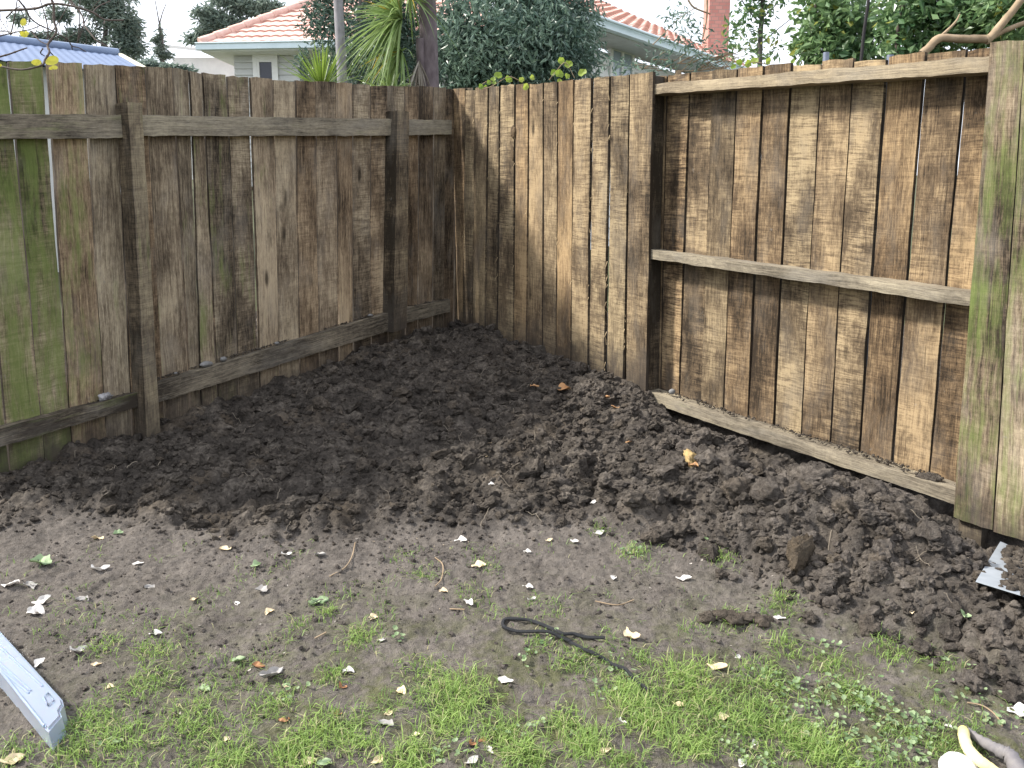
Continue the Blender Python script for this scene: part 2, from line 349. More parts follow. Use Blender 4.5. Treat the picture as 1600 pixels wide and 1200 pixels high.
# beyond the fence lines the bed simply carries on, so the soil meets the palings
beyond = (((GX - PL.p[0]) * PL.n[0] + (GY - PL.p[1]) * PL.n[1]) < .05) | (((GX - PR.p[0]) * PR.n[0] + (GY - PR.p[1]) * PR.n[1]) < .05)
DUG = blur((inpoly(GX + jx, GY + jy, poly) | (beyond & (GY > 2.2))).astype(float), 7)
def blob(u, v, amp, r):
    c = gplane(u, v); return amp * np.exp(-((GX - c[0]) ** 2 + (GY - c[1]) ** 2) / (r * r))
mound = .035 + blob(770, 560, .075, .9) + blob(600, 600, .03, .5)
for (u, v, a_, r_) in [(1040, 760, .05, .30), (1130, 800, .07, .26), (1230, 850, .09, .25), (1300, 850, .08, .3), (1400, 870, .06, .3), (1470, 900, .05, .3), (900, 720, .03, .3), (950, 650, .04, .3), (700, 760, .04, .25), (1600, 1040, .05, .25)]:
    mound = mound + blob(u, v, a_, r_)
for (u, v, a_, r_) in [(340, 812, -.07, .12), (560, 826, -.06, .12), (215, 800, -.05, .12), (460, 790, -.03, .15), (1270, 905, -.05, .07), (1500, 870, -.06, .15), (1575, 900, -.10, .22)]:
    mound = mound + blob(u, v, a_, r_)
dR = (GX - PR.p[0]) * PR.n[0] + (GY - PR.p[1]) * PR.n[1]
panel = np.clip((GX - .78) / .1, 0, 1)
mound = mound - panel * .15 * np.exp(-((dR - .0) / .13) ** 2)
GS = plane_z(GX, GY) + DUG * mound + .012 * (fbm(GX * 2.2, GY * 2.2, 3, 21) - .5) * (1 - DUG)
lump = .055 * worley(GX / .21, GY / .21, 31) + .05 * worley(GX / .11 + 5, GY / .11, 41) + .03 * worley(GX / .055, GY / .055 + 3, 51) + .014 * worley(GX / .028, GY / .028, 61) \
    + .022 * (fbm(GX * 22, GY * 22, 4, 71) - .5)
mudr = .030 * (fbm(GX * 9, GY * 9, 4, 81) - .5) + .006 * worley(GX / .045, GY / .045, 91) * fbm(GX * 2, GY * 2, 2, 93) + .022 * (fbm(GX * 45, GY * 45, 3, 95) - .5)
GH = GS + DUG * (lump - .055) + (1 - DUG) * mudr
def samp(A, x, y):
    fx = np.clip((np.asarray(x, float) - X0) / ST_, 0, NX - 2); fy = np.clip((np.asarray(y, float) - Y0) / ST_, 0, NY - 2)
    i = fx.astype(int); j = fy.astype(int); a = fx - i; b = fy - j
    return A[i, j] * (1 - a) * (1 - b) + A[i + 1, j] * a * (1 - b) + A[i, j + 1] * (1 - a) * b + A[i + 1, j + 1] * a * b
def gp(u, v, A=None):                                   # picture point -> point on the ground
    A = GS if A is None else A; d = ray(u, v); p = gplane(u, v)
    for _ in range(8):
        z = float(samp(A, p[0], p[1])); p = CAM + d * ((z - CZ) / d[2])
    p[2] = float(samp(GH, p[0], p[1])); return p
def proj(x, y, z):
    X, Yc, Z = x, y * CT - (z - CZ) * ST, y * ST + (z - CZ) * CT
    return 800 + F * X / Yc, 600 - F * Z / Yc
U_, V_ = proj(GX, GY, GS)
mossd = np.clip((V_ - 880) / 200, 0, 1) * np.clip((U_ + 100) / 700, .15, 1) * (1 - DUG)
mossd = np.where(GY < 1.9, .8, mossd)
gc = np.zeros((NX * NY, 4)); gc[:, 0] = mossd.ravel(); gc[:, 1] = (DUG * np.clip(fbm(GX * 6, GY * 6, 3, 77) * 3 - 1.75, 0, .6)).ravel(); gc[:, 2] = ((1 - DUG) + DUG * np.clip((GX - .1) / .9, 0, 1) * .35).ravel()
a = Acc(); a.add(np.stack([GX, GY, GH], -1).reshape(-1, 3), grid_faces(NX, NY), gc)
tag(a.build('soil', M['soil']), None, None, kind='structure')
# wide ground sheet to the horizon (a little below the yard's own surface)
a = Acc(); xs = np.array([-900, -200, -60, -20, -8, -3.05, -2.95, 2.85, 2.95, 8, 20, 60, 200, 900.]); ys = np.array([-900, -100, -20, -4, .95, 1.05, 3, 6.85, 6.95, 12, 20, 30, 60, 200, 900.])
XX, YY = np.meshgrid(xs, ys, indexing='ij'); ZZ = GB * np.clip(YY, -4, 30) - .06 + GA * np.clip(XX, -8, 8) - .4 * ((XX > -3) & (XX < 2.9) & (YY > 1) & (YY < 6.9))
tt = NT('lawn far'); nn = tt.noise(tt.geo(), 3, 5, .6)
a.add(np.stack([XX, YY, ZZ], -1).reshape(-1, 3), grid_faces(len(xs), len(ys)))
tag(a.build('ground', tt.fin(tt.mix(nn, (.05, .075, .025), (.09, .08, .05)), .9)), None, None, kind='structure')
# ------------------------------------------------------------------ timber
def board(acc, TL, TR, BR, BL, n, th, bd, seed, nv=26, nu=5, jag=.004, wave=.0025, edge_dark=0):
    """one sawn board: TL..BL corners on its near face, n the near normal"""
    TL, TR, BR, BL = [np.asarray(q, float) for q in (TL, TR, BR, BL)]
    rs = np.random.RandomState(seed); wv = np.linalg.norm(TR - TL); hv = np.linalg.norm(TL - BL)
    s = np.linspace(0, 1, nu)[:, None]; tv = np.linspace(0, 1, nv)[None, :]
    ou, ov = rs.rand(2) * 40
    el = (vnoise(np.linspace(0, 9, nv) + ou, np.zeros(nv), None, 5) - .5) * 2 * wave + (vnoise(np.linspace(0, 45, nv) + ou, np.zeros(nv), None, 6) - .5) * wave
    er = (vnoise(np.linspace(0, 9, nv) + ov, np.ones(nv), None, 5) - .5) * 2 * wave + (vnoise(np.linspace(0, 45, nv) + ov, np.zeros(nv), None, 7) - .5) * wave
    Lp = TL + (BL - TL) * tv[0][:, None]; Rp = TR + (BR - TR) * tv[0][:, None]
    ax = (TR - TL) / wv; Lp = Lp + ax * el[:, None]; Rp = Rp + ax * er[:, None]
    P = Lp[None] + (Rp - Lp)[None] * s[..., None]
    tz = (vnoise(np.linspace(0, nu * 1.5, nu) + ou, np.zeros(nu), None, 9) - .5) * 2 * jag
    P[:, 0, 2] += tz; P[:, -1, 2] += (vnoise(np.linspace(0, nu * 1.5, nu) + ov, np.zeros(nu), None, 9) - .5) * 2 * jag
    warp = (rs.rand() - .5) * .010 * np.sin(np.pi * tv) + (rs.rand() - .5) * .004 * (s - .5) * 4 * 1.0 + (vnoise(s * 3 + ou, tv * 14 + ov) - .5) * .0025
    chf = np.where((s == 0) | (s == 1), -.0025, 0)
    P = P + n * (warp + chf)[..., None]
    uvv = np.stack([np.broadcast_to(ou + s * wv, (nu, nv)), np.broadcast_to(ov + (1 - tv) * hv, (nu, nv))], -1)
    foot = np.broadcast_to((1 - tv) * hv, (nu, nv))
    c = np.zeros((nu, nv, 4)); c[..., :3] = bd[:3]; c[..., 3] = foot + (bd[3] if len(bd) > 3 else 0)
    acc.add(P.reshape(-1, 3), grid_faces(nu, nv)[:, ::-1], c.reshape(-1, 4), uvv.reshape(-1, 2))
    Q = P - n * th
    acc.add(Q.reshape(-1, 3), grid_faces(nu, nv), c.reshape(-1, 4), uvv.reshape(-1, 2))
    for e in (0, nu - 1):                                # long edges; darker tone paints shade into the joints between palings
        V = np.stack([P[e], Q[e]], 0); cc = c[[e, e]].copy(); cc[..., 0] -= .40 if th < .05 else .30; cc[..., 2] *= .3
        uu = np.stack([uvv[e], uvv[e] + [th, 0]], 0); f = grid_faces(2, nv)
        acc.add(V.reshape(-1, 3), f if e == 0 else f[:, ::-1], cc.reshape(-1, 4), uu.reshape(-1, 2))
    for e in (0, nv - 1):                                # ends
        V = np.stack([P[:, e], Q[:, e]], 0); f = grid_faces(2, nu); cc = c[:, [e, e]].transpose(1, 0, 2)
        uu = np.stack([uvv[:, e], uvv[:, e] + [0, th]], 0)
        acc.add(V.reshape(-1, 3), f[:, ::-1] if e == 0 else f, cc.reshape(-1, 4), uu.reshape(-1, 2))
def line_x(p, q, y): return p[0] + (q[0] - p[0]) * (y - p[1]) / (q[1] - p[1])
def lerp_tab(tab, x): return float(np.interp(x, [t_[0] for t_ in tab], [t_[1] for t_ in tab]))
def palings(acc, plane, edges, ytop, ybot, ya, yb, gaps, look, th, seed0, extra=None):
    """edges: (x at picture row ya, x at row yb) of every joint"""
    for i in range(len(edges) - 1):
        rs = np.random.RandomState(seed0 + i)
        ga = gaps.get(i, (2.2, 2.2)); gb = gaps.get(i + 1, (2.2, 2.2))
        yA = ya if not callable(ya) else None
        def ex(k, y, g, sgn):
            xa, xb = edges[k]; yaa = ya(xa) if callable(ya) else ya; ybb = yb(xb) if callable(yb) else yb
            f = (y - yaa) / (ybb - yaa); return xa + (xb - xa) * f + sgn * .5 * (g[0] + (g[1] - g[0]) * f)
        xm = .5 * (edges[i][0] + edges[i + 1][0])
        dy = rs.rand() * 3 - 1.5 if extra is None else extra.get(i, 0)
        yt = ytop(xm) + dy
        P = []
        for (k, g, sg) in ((i, ga, 1), (i + 1, gb, -1)):
            xt_ = ex(k, yt, g, sg); yt2 = yt + (ytop(xt_) - ytop(xm))
            xb0 = ex(k, ybot(edges[k][1]), g, sg); ybm = ybot(xb0)
            P.append((plane.hit(xt_, yt2), plane.hit(ex(k, ybm, g, sg), ybm)))
        k_ = (rs.rand() - .5) * .008
        o = plane.n * k_
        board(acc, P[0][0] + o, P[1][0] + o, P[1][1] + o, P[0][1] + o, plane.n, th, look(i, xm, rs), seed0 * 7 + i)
def rail_obj(name, corners, plane, depth, mat, parent, bd, seed, label=None, eu=(0, 0)):
    """sawn rail: corners = TL, TR, BR, BL picture points of its near face"""
    T = [plane.hit(*c) for c in corners]; acc = Acc()
    ax = T[1] - T[0]; ax /= np.linalg.norm(ax)
    TL, TR, BR, BL = T[0] - ax * eu[0], T[1] + ax * eu[1], T[2] + ax * eu[1], T[3] - ax * eu[0]
    # a rail is a board turned on its side: grain runs along its length
    rs = np.random.RandomState(seed); nv = 60; nu = 4; L = np.linalg.norm(TR - TL); n = plane.n
    t_ = np.linspace(0, 1, nv); ou, ov = rs.rand(2) * 40
    def ln(A, B, k): 
        p = A + (B - A) * t_[:, None]; j = (vnoise(t_ * L * 9 + k * 7 + ou, np.zeros(nv), None, 3) - .5) * .006 + (vnoise(t_ * L * 40 + k * 7 + ou, np.zeros(nv), None, 4) - .5) * .003
        return p + np.array([0, 0, 1]) * j[:, None] + n * (j[::-1] * .6)[:, None]
    hN = np.linalg.norm(TL - BL)
    ring = [ln(TL, TR, 0), ln(TL * .5 + BL * .5 + n * .001, TR * .5 + BR * .5 + n * .001, 1), ln(BL, BR, 2), ln(BL - n * depth, BR - n * depth, 3), ln(TL - n * depth, TR - n * depth, 4), ln(TL, TR, 0)]
    wds = [0, hN / 2, hN, hN + depth, 2 * hN + depth, 2 * hN + 2 * depth]
    for q in range(5):
        V = np.stack([ring[q], ring[q + 1]], 0); uu = np.stack([np.stack([np.full(nv, ou + wds[q]), ov + t_ * L], -1), np.stack([np.full(nv, ou + wds[q + 1]), ov + t_ * L], -1)], 0)
        c = np.zeros((2 * nv, 4)); c[:, :3] = bd[:3]; c[:, 3] = bd[3] if len(bd) > 3 else 1
        acc.add(V.reshape(-1, 3), grid_faces(2, nv), c, uu.reshape(-1, 2))
    for e, sg in ((0, 1), (nv - 1, -1)):
        V = np.array([ring[0][e], ring[2][e], ring[3][e], ring[4][e]]); acc.add(V, np.array([[0, 1, 2, 3]])[:, ::sg], (bd[0] - .1, 0, 0, 1), [[0, 0], [0, .1], [.05, .1], [.05, 0]])
    o = acc.build(name, mat, parent, smooth=False)
    if label: o['label'] = label
    return o
def post_obj(name, TL, TR, BR, BL, plane, depth, mat, parent, bd, seed):
    """square post: near face corners as picture points on plane, running back by depth"""
    P = [plane.hit(*c) if len(c) == 2 else np.array(c) for c in (TL, TR, BR, BL)]; acc = Acc()
    board(acc, P[0], P[1], P[2], P[3], plane.n, depth, bd, seed, 30, 4, .003, .003)
    return acc.build(name, mat, parent, smooth=False)
# ---- left fence
left = thing('paling_fence', 'weathered grey brown paling fence with green algae and two square posts, on the left', 'fence', (-1.4, 5.0, .5))
ltop = [(-120, 93), (0, 96), (74, 97), (131, 100.5), (180, 104), (228, 105.5), (271, 107), (297, 111), (317, 115), (355, 118), (390, 120.5), (427, 124), (462, 127), (494, 128.5), (525, 129), (552, 131), (580, 133), (606, 133), (650, 135), (705, 139)]
ledges = [(-172, -125), (-120, -72), (-40, 3), (17, 59), (75, 107), (134.5, 162), (182, 203), (229, 254), (272, 296), (298, 314), (318, 339), (356, 374), (391, 406), (428, 438), (462, 469.5), (494, 500), (525, 530), (552, 553), (580, 581), (606, 607), (632, 634), (655, 653), (678, 675), (697, 692), (712, 708), (740, 735)]
def llook(i, xm, rs):
    g = .66 if xm < 75 else .54 if xm < 140 else .32
    if 300 < xm < 400: g = .40
    if xm > 420: g = .22
    tone = .45 + (rs.rand() - .5) * .26 - (.06 if xm > 600 else 0)
    if xm < 180: tone += .03
    return (tone, .05 + rs.rand() ** 1.6 * 1.0, g + rs.rand() * .1, 0)
acc = Acc()
palings(acc, PL, ledges, lambda x: lerp_tab(ltop, x), lambda x: 750 - (x - 17) * .3236, 150, 600, {3: (6, 3.0), 4: (8, 2.5), 5: (5, 1.5), 2: (2, 4), 8: (2.5, 3)}, llook, .018, 100)
acc.build('paling_panel', M['paling_left'], left, smooth=False)
LR = PL.off(.048); LP = PL.off(.105)
rb = (.50, .2, .40, 1)
rail_obj('rail', [(-140, 176), (191, 179.5), (192, 215), (-140, 218)], LR, .046, M['rail'], left, (.48, .2, .50, 1), 1)
rail_obj('rail', [(222, 180), (618, 186), (618, 212), (222, 212)], LR, .046, M['rail'], left, rb, 2)
rail_obj('rail', [(634, 187), (706, 187), (706, 210), (634, 211)], LR, .046, M['rail'], left, (.40, .2, .3, 1), 3)
rail_obj('rail', [(-140, 706), (222, 612), (222, 634), (-140, 740)], LR, .046, M['rail'], left, (.25, .2, .42, 1), 4, 'dark damp bottom rail with soil on its ledge')
rail_obj('rail', [(240, 600), (613, 487), (617, 514), (240, 631)], LR, .046, M['rail'], left, (.27, .2, .3, 1), 5)
rail_obj('rail', [(630, 483), (703, 467), (703, 487), (630, 506)], LR, .046, M['rail'], left, (.22, .2, .2, 1), 6)
post_obj('post', (200, 160), (223, 161), (252, 690), (230, 700), LP, .098, M['post'], left, (.62, .5, .40, 0), 21)
post_obj('post', (622, 173), (639, 174), (636, 512), (616, 520), LP, .098, M['post'], left, (.46, .5, .2, 0), 22)
# ---- right fence
right = thing('paling_fence', 'sunlit tan paling fence with a recessed railed panel, on the right', 'fence', (.75, 4.75, .5))
PREC = PR.off(-.122); PRR = PR.off(-.020)
rtop = [(700, 139.5), (742, 137), (781, 135), (825, 130), (871, 128), (925, 122), (983, 117), (1020, 112)]
redges = [(708, 703), (727, 722), (742, 737), (763, 757), (781, 776), (804, 801), (825, 821), (848, 846), (871, 868), (897, 892), (925, 919), (953, 946), (983, 975), (1020, 1010)]
def rlook(i, xm, rs): return (.50 + (rs.rand() - .5) * .22, .2 + rs.rand() * .8, .12, 0)
acc = Acc()
palings(acc, PR, redges, lambda x: lerp_tab(rtop, x), lambda x: 528 + (x - 703) * .3464, 125, 567, {0: (.5, .5), 1: (2.2, .5), 2: (1.2, .6), 5: (3, 1), 8: (2.5, 2), 10: (4, 3), 11: (1, 4), 12: (.8, 5)}, rlook, .020, 300, {1: 4, 4: -1, 6: 1.5})
# raised knot and torn splinters along the joints of this section
rs = np.random.RandomState(5)
for k in range(150):
    e = redges[rs.randint(1, 13)]; y = rs.uniform(150, 580); f = (y - 125) / 442; x = e[0] + (e[1] - e[0]) * f + rs.uniform(-1.5, 1.5)
    p = PR.off(.003).hit(x, y); L = rs.uniform(.01, .05); d = np.array([rs.uniform(-.2, .2), rs.uniform(-.2, .2), rs.choice([-1, 1])]) + PR.n * rs.uniform(0, .5); d /= np.linalg.norm(d)
    wv = np.cross(d, PR.n) * rs.uniform(.0015, .004)
    acc.add([p - wv, p + wv, p + d * L + PR.n * .006], np.array([[0, 1, 2]]), (.85, .3, 0, 1), [[0, 0], [.01, 0], [0, L]])
o = acc.build('paling_panel', M['paling_right'], right, smooth=False); o['label'] = 'sunlit tan palings nailed over the near side of the rails'
def knot(u, v, r, el):
    acc = Acc(); bm = bmesh.new(); bmesh.ops.create_icosphere(bm, subdivisions=3, radius=1); V = np.array([q.co for q in bm.verts]); Fc = np.array([[w_.index for w_ in f.verts] for f in bm.faces]); bm.free()
    V = V * (1 + .35 * (vnoise(V[:, 0] * 3 + u, V[:, 1] * 3, V[:, 2] * 3, 1)[:, None] - .5)); p = PR.hit(u, v); e = np.array([PR.n[1], -PR.n[0], 0])
    W = p + r * (e * V[:, :1] + np.array([0, 0, el]) * V[:, 2:] + PR.n * .5 * V[:, 1:2])
    acc.add(W, Fc, (.32, .3, 0, 1), np.stack([V[:, 0] * .2, V[:, 2] * .2], 1)); acc.build('knot', M['paling_right'], right)
knot(802, 206, .026, 1.5); knot(801, 240, .014, 3.2)
pedges = [(975, 972), (1008, 1003), (1041, 1031), (1077, 1061), (1112, 1095), (1151, 1130), (1192, 1169), (1235, 1209), (1281, 1251), (1331, 1297), (1383, 1343), (1442, 1394), (1505, 1452), (1572, 1514)]
ptop = [(970, 123), (1020, 119), (1055, 117), (1085, 113), (1120, 110), (1160, 107), (1200, 103), (1245, 100), (1290, 97), (1335, 93), (1375, 91), (1394, 91), (1450, 84), (1505, 79), (1545, 75), (1600, 70)]
def plook(i, xm, rs): return (.455 + (rs.rand() - .5) * .24, .35 + rs.rand() * .9, .10, .25)
acc = Acc()
palings(acc, PREC, pedges, lambda x: lerp_tab(ptop, x), lambda x: 628 + (x - 1013) * .296, 136, lambda x: 603 + (x - 1013) * .296, {2: (1.5, 1.5), 3: (2, 2), 6: (2.5, 2), 7: (2, 3), 8: (2, 3), 9: (2.5, 3), 10: (4, 3), 11: (3, 4), 12: (3, 3)}, plook, .020, 500, {9: 3, 8: -2, 10: -3, 6: -1.5, 7: 2.5})
o = acc.build('paling_panel', M['paling_right'], right, smooth=False); o['label'] = 'recessed panel of saw marked palings behind the three rails'
nedges = [(1545, 1489), (1600, 1552), (1668, 1632), (1745, 1720)]
acc = Acc()
palings(acc, PR, nedges, lambda x: 66 - (x - 1547) * .10, lambda x: 808 + (x - 1489) * .345, 90, 808, {1: (3, 2.5)}, lambda i, xm, rs: (.33 + .1 * rs.rand(), .30, .56, .1), .020, 620)
o = acc.build('paling_panel', M['paling_left'], right, smooth=False); o['label'] = 'greenish wide palings nearest the viewer'
rail_obj('rail', [(1021, 131), (1544, 87), (1544, 112), (1021, 147)], PRR, .098, M['rail'], right, (.56, .3, .15, 1), 11, None, (.1, .15))
rail_obj('rail', [(1017, 390), (1516, 457), (1514, 478), (1017, 404)], PRR, .098, M['rail'], right, (.55, .3, .22, 1), 12, None, (.1, .15))
rail_obj('rail', [(1013, 612), (1493, 767), (1489, 787), (1013, 629)], PRR, .098, M['rail'], right, (.48, .3, .34, 1), 13, 'bottom rail with a dusting of soil on its ledge', (.1, .2))
post_obj('post', (985, 120), (1017, 118), (1008.5, 665), (977, 655), PRR, .10, M['post'], right, (.34, .4, .1, 0), 31)
post_obj('post', (1552, 90), (1590, 88), (1531, 875), (1493, 862), PRR, .10, M['post'], right, (.36, .4, .2, 0), 32)

# ------------------------------------------------------------------ clods of dug soil
def ico(sub):
    bm = bmesh.new(); bmesh.ops.create_icosphere(bm, subdivisions=sub, radius=1)
    V = np.array([v_.co for v_ in bm.verts]); Fc = np.array([[q.index for q in f.verts] for f in bm.faces]); bm.free(); return V, Fc
def clodshape(sub, seed):
    V, Fc = ico(sub); rs = np.random.RandomState(seed); o = rs.rand(3) * 50
    for k in range(rs.randint(4, 8)):                    # broken faces
        d = rs.randn(3); d /= np.linalg.norm(d); c = rs.uniform(.45, .85); q = V @ d; V = V - np.outer(np.clip(q - c, 0, None) * .85, d)
    r = .5 * (vnoise(V[:, 0] * 2 + o[0], V[:, 1] * 2 + o[1], V[:, 2] * 2 + o[2], 1) - .5)
    if sub > 1: r = r + .34 * (vnoise(V[:, 0] * 5 + o[0], V[:, 1] * 5, V[:, 2] * 5, 2) - .5)
    if sub > 2: r = r + .36 * (vnoise(V[:, 0] * 11 + o[0], V[:, 1] * 11, V[:, 2] * 11, 3) - .5) + .26 * (vnoise(V[:, 0] * 24, V[:, 1] * 24 + o[1], V[:, 2] * 24, 4) - .5)
    return V * (1 + r)[:, None] * (1, rs.uniform(.7, 1), rs.uniform(.55, .85)), Fc
def rotm(rs, tilt=.6):
    a, b, c = rs.rand() * 6.283, (rs.rand() - .5) * 2 * tilt, (rs.rand() - .5) * 2 * tilt
    Rz = np.array([[math.cos(a), -math.sin(a), 0], [math.sin(a), math.cos(a), 0], [0, 0, 1]]); Rx = np.array([[1, 0, 0], [0, math.cos(b), -math.sin(b)], [0, math.sin(b), math.cos(b)]])
    Ry = np.array([[math.cos(c), 0, math.sin(c)], [0, 1, 0], [-math.sin(c), 0, math.cos(c)]]); return Rz @ Rx @ Ry
inyard = ((GX - PL.p[0]) * PL.n[0] + (GY - PL.p[1]) * PL.n[1] > .03) & ((GX - PR.p[0]) * PR.n[0] + (GY - PR.p[1]) * PR.n[1] > np.where(GX > .75, -.06, .02))
DW = (DUG * inyard * (1 - panel * np.exp(-(dR / .13) ** 2))).ravel(); rs = np.random.RandomState(3)
xr = np.clip((GX - .1) / .9, 0, 1).ravel()               # coarser clods towards the right hand heap
shapes = {1: [clodshape(1, k) for k in range(10)], 2: [clodshape(2, 50 + k) for k in range(12)], 3: [clodshape(3, 90 + k) for k in range(8)]}
acc = Acc(); mudflag = 0
def scatter(n, sub, smin, smax, wts, pw=2.0, sink=.25):
    p = wts / wts.sum(); idx = rs.choice(len(p), n, p=p)
    for i in idx:
        x = gx[i // NY] + (rs.rand() - .5) * ST_; y = gy[i % NY] + (rs.rand() - .5) * ST_; r = smin + (smax - smin) * rs.rand() ** pw
        V, Fc = shapes[sub][rs.randint(len(shapes[sub]))]
        acc.add((V * r) @ rotm(rs).T + (x, y, float(samp(GH, x, y)) + r * sink), Fc, (rs.rand(), max(0, rs.rand() - .8) * 2.2, .9 * mudflag + (1 - mudflag) * .75 * float(np.clip((x - .0) / .9, 0, 1)) * rs.rand(), 1))
edge = (np.clip(DUG * 4, 0, 1) * inyard).ravel() * .8
mudw = (((1 - DUG) ** 2) * inyard * (GY < 4.2) * (V_ < 1250) * np.clip(1.2 - (V_ - 800) / 420, .08, 1) * fbm(GX * 3, GY * 3, 3, 5) ** 3).ravel()
scatter(430, 3, .030, .060, DW * (.35 + xr), 1.5, .2)
scatter(1300, 3, .016, .040, DW * (.35 + xr), 2.2, .3)
scatter(4500, 2, .009, .024, DW ** 1.0 * (.6 + xr), 1.8)
scatter(15000, 1, .0035, .011, np.maximum(DW, edge), 1.5)
mudflag = 1; scatter(900, 2, .004, .012, mudw, 2); scatter(3000, 1, .002, .006, mudw, 2); mudflag = 0
tag(acc.build('soil_crumbs', M['clod'], None, False), 'loose crumbs and small lumps of dark soil strewn over the dug bed', 'soil', kind='stuff')
# large clods one can point at
CL = []
for k in range(7):
    a = Acc(); V, Fc = clodshape(4, 300 + k); o_ = k * 7.3
    V = V * (1 + .20 * (vnoise(V[:, 0] * 16 + o_, V[:, 1] * 20, V[:, 2] * 20, 2) - .5) + .16 * (vnoise(V[:, 0] * 34, V[:, 1] * 45 + o_, V[:, 2] * 45, 3) - .5))[:, None]
    a.add(V, Fc, (.5, .0 if k != 3 else .8, .45, 1)); CL.append(a)
cl_px = [(1210, 815, 62), (1255, 870, 66), (1300, 830, 40), (1150, 770, 46), (1130, 820, 44), (1080, 800, 42), (1350, 880, 46), (1195, 860, 40), (1400, 915, 38), (1290, 905, 36), (1320, 785, 36), (1240, 775, 40),
         (920, 720, 34), (690, 745, 30), (860, 690, 24), (770, 660, 24), (640, 625, 24), (570, 735, 30), (500, 690, 22), (950, 770, 32), (1010, 715, 28), (1040, 845, 34), (1430, 960, 36), (1470, 870, 34), (1370, 940, 34),
         (880, 770, 28), (820, 800, 26), (740, 800, 22), (520, 640, 22), (600, 590, 18), (720, 600, 20), (800, 575, 18), (860, 625, 20), (780, 715, 24), (420, 740, 22), (390, 790, 20), (1390, 800, 30), (1000, 790, 30), (1180, 720, 26), (1100, 690, 22),
         (1225, 915, 30), (1500, 940, 32), (1440, 1000, 26), (1540, 1020, 30), (1350, 830, 34), (1275, 800, 32)]
first = {}
def glabel(u, v):
    if u > 1240: return 'broken clod of dark soil heaped below the railed fence panel'
    if u > 960: return 'big crumbly clod of dark soil in the right hand heap'
    if u > 620: return 'rounded clod of dark soil in the middle of the dug bed'
    return 'dark damp clod of soil near the shaded left fence'
for i, (u, v, px) in enumerate(cl_px):
    k = i % 7; p = gp(u, v); dist = np.linalg.norm(p - CAM); r = .55 * px / F * dist
    if k not in first:
        first[k] = o = CL[k].build('soil_clod', M['clod'])
    else:
        o = first[k].copy(); COL.objects.link(o)
    o.location = (p[0], p[1], p[2] + r * .12); o.rotation_euler = (rs.uniform(-.5, .5), rs.uniform(-.5, .5), rs.rand() * 6.28); o.scale = (r * rs.uniform(.9, 1.25), r, r * rs.uniform(.8, 1.05))
    tag(o, glabel(u, v), 'clod', 'large clods of dug soil')
# upright slab of soil cut by the spade
a = Acc(); V, Fc = clodshape(4, 777); V = np.clip(V, -.75, .75); a.add(V * (.06, .035, .11), Fc, (.4, .9, 0, 1)); p = gp(1249, 905)
o = a.build('soil_clod', M['clod']); o.location = (p[0], p[1], p[2] + .05); o.rotation_euler = (-.15, .1, .5); tag(o, 'upright spade cut slab of brown soil at the front of the right heap', 'clod', 'large clods of dug soil')
a = Acc(); V, Fc = clodshape(4, 555); a.add(V * (.052, .032, .034), Fc, (.3, 0, 0, 1)); p = PRR.off(-.035).hit(1452, 748)
o = a.build('soil_clod', M['clod']); o.location = p; o.rotation_euler[2] = -.9; tag(o, 'dark soil clod sitting on the bottom rail of the right fence', 'clod')
p = gp(1150, 972); a = Acc()
for k in range(5):
    V, Fc = clodshape(3, 800 + k); a.add(V * (.036 + .012 * (k % 2), .026 + .006 * (k % 3), .024 + .007 * ((k + 1) % 2)) + (k * .042 - .085 , -k * .006 + .012 * (k % 2), (.006 if k % 2 else 0)), Fc, (.5, .3, 0, 1))
o = a.build('soil_clod', M['clod']); o.location = (p[0], p[1], p[2] + .008); tag(o, 'long dark roll of soil lying on the grass in front of the heap', 'clod')
# fine rubble on the ledges of the bottom rails
acc = Acc()
for (pl, A_, B_, n_) in [(LR, (-20, 680), (205, 617), 260), (LR, (250, 594), (612, 486), 520), (LR, (640, 480), (700, 468), 60), (PRR, (1016, 611), (1490, 763), 700)]:
    dep = .045 if pl is LR else .085
    for k in range(n_):
        f = rs.rand(); p = pl.hit(A_[0] + (B_[0] - A_[0]) * f, A_[1] + (B_[1] - A_[1]) * f); q = dep * rs.rand() ** .6; r = .002 + .008 * rs.rand() ** 3
        if vnoise(np.array([f * 9]), np.array([pl.p[0]]))[0] < .38 and rs.rand() < .8: continue
        V, Fc = shapes[1][rs.randint(10)]; acc.add(V * r @ rotm(rs).T + p - pl.n * (.004 + q) + (0, 0, .004), Fc, (.5, .3 * rs.rand(), 0, 1))
tag(acc.build('soil_crumbs', M['clod']), 'dry soil crumbs lying along the ledges of the bottom fence rails', 'soil', kind='stuff')
# fine roots and straw in the soil
acc = Acc()
for k in range(260):
    i = rs.choice(len(DW), p=(DW + .35 * mudw / mudw.max() * (rs.rand() < .5)) / (DW + 0).sum() if False else DW / DW.sum()); x, y = gx[i // NY], gy[i % NY]; n = 7; L = rs.uniform(.03, .13); a0 = rs.rand() * 6.28
    pts = []; px_, py_ = x, y
    for j in range(n):
        pts.append((px_, py_, float(samp(GH, px_, py_)) + .008 + rs.rand() * .012)); a0 += rs.uniform(-.35, .35); px_ += math.cos(a0) * L / n; py_ += math.sin(a0) * L / n
    tube(acc, pts, rs.uniform(.0007, .0016), 4, (rs.rand(), rs.rand(), 0, 1), caps=False)
tt = NT('straw root'); tag(acc.build('roots', tt.fin(tt.mix(tt.sep(tt.attr('bd').outputs['Color'])[0], (.07, .055, .045), (.26, .22, .17)), .85)), 'thin pale roots and straw scattered through the dug soil', 'roots', kind='stuff')
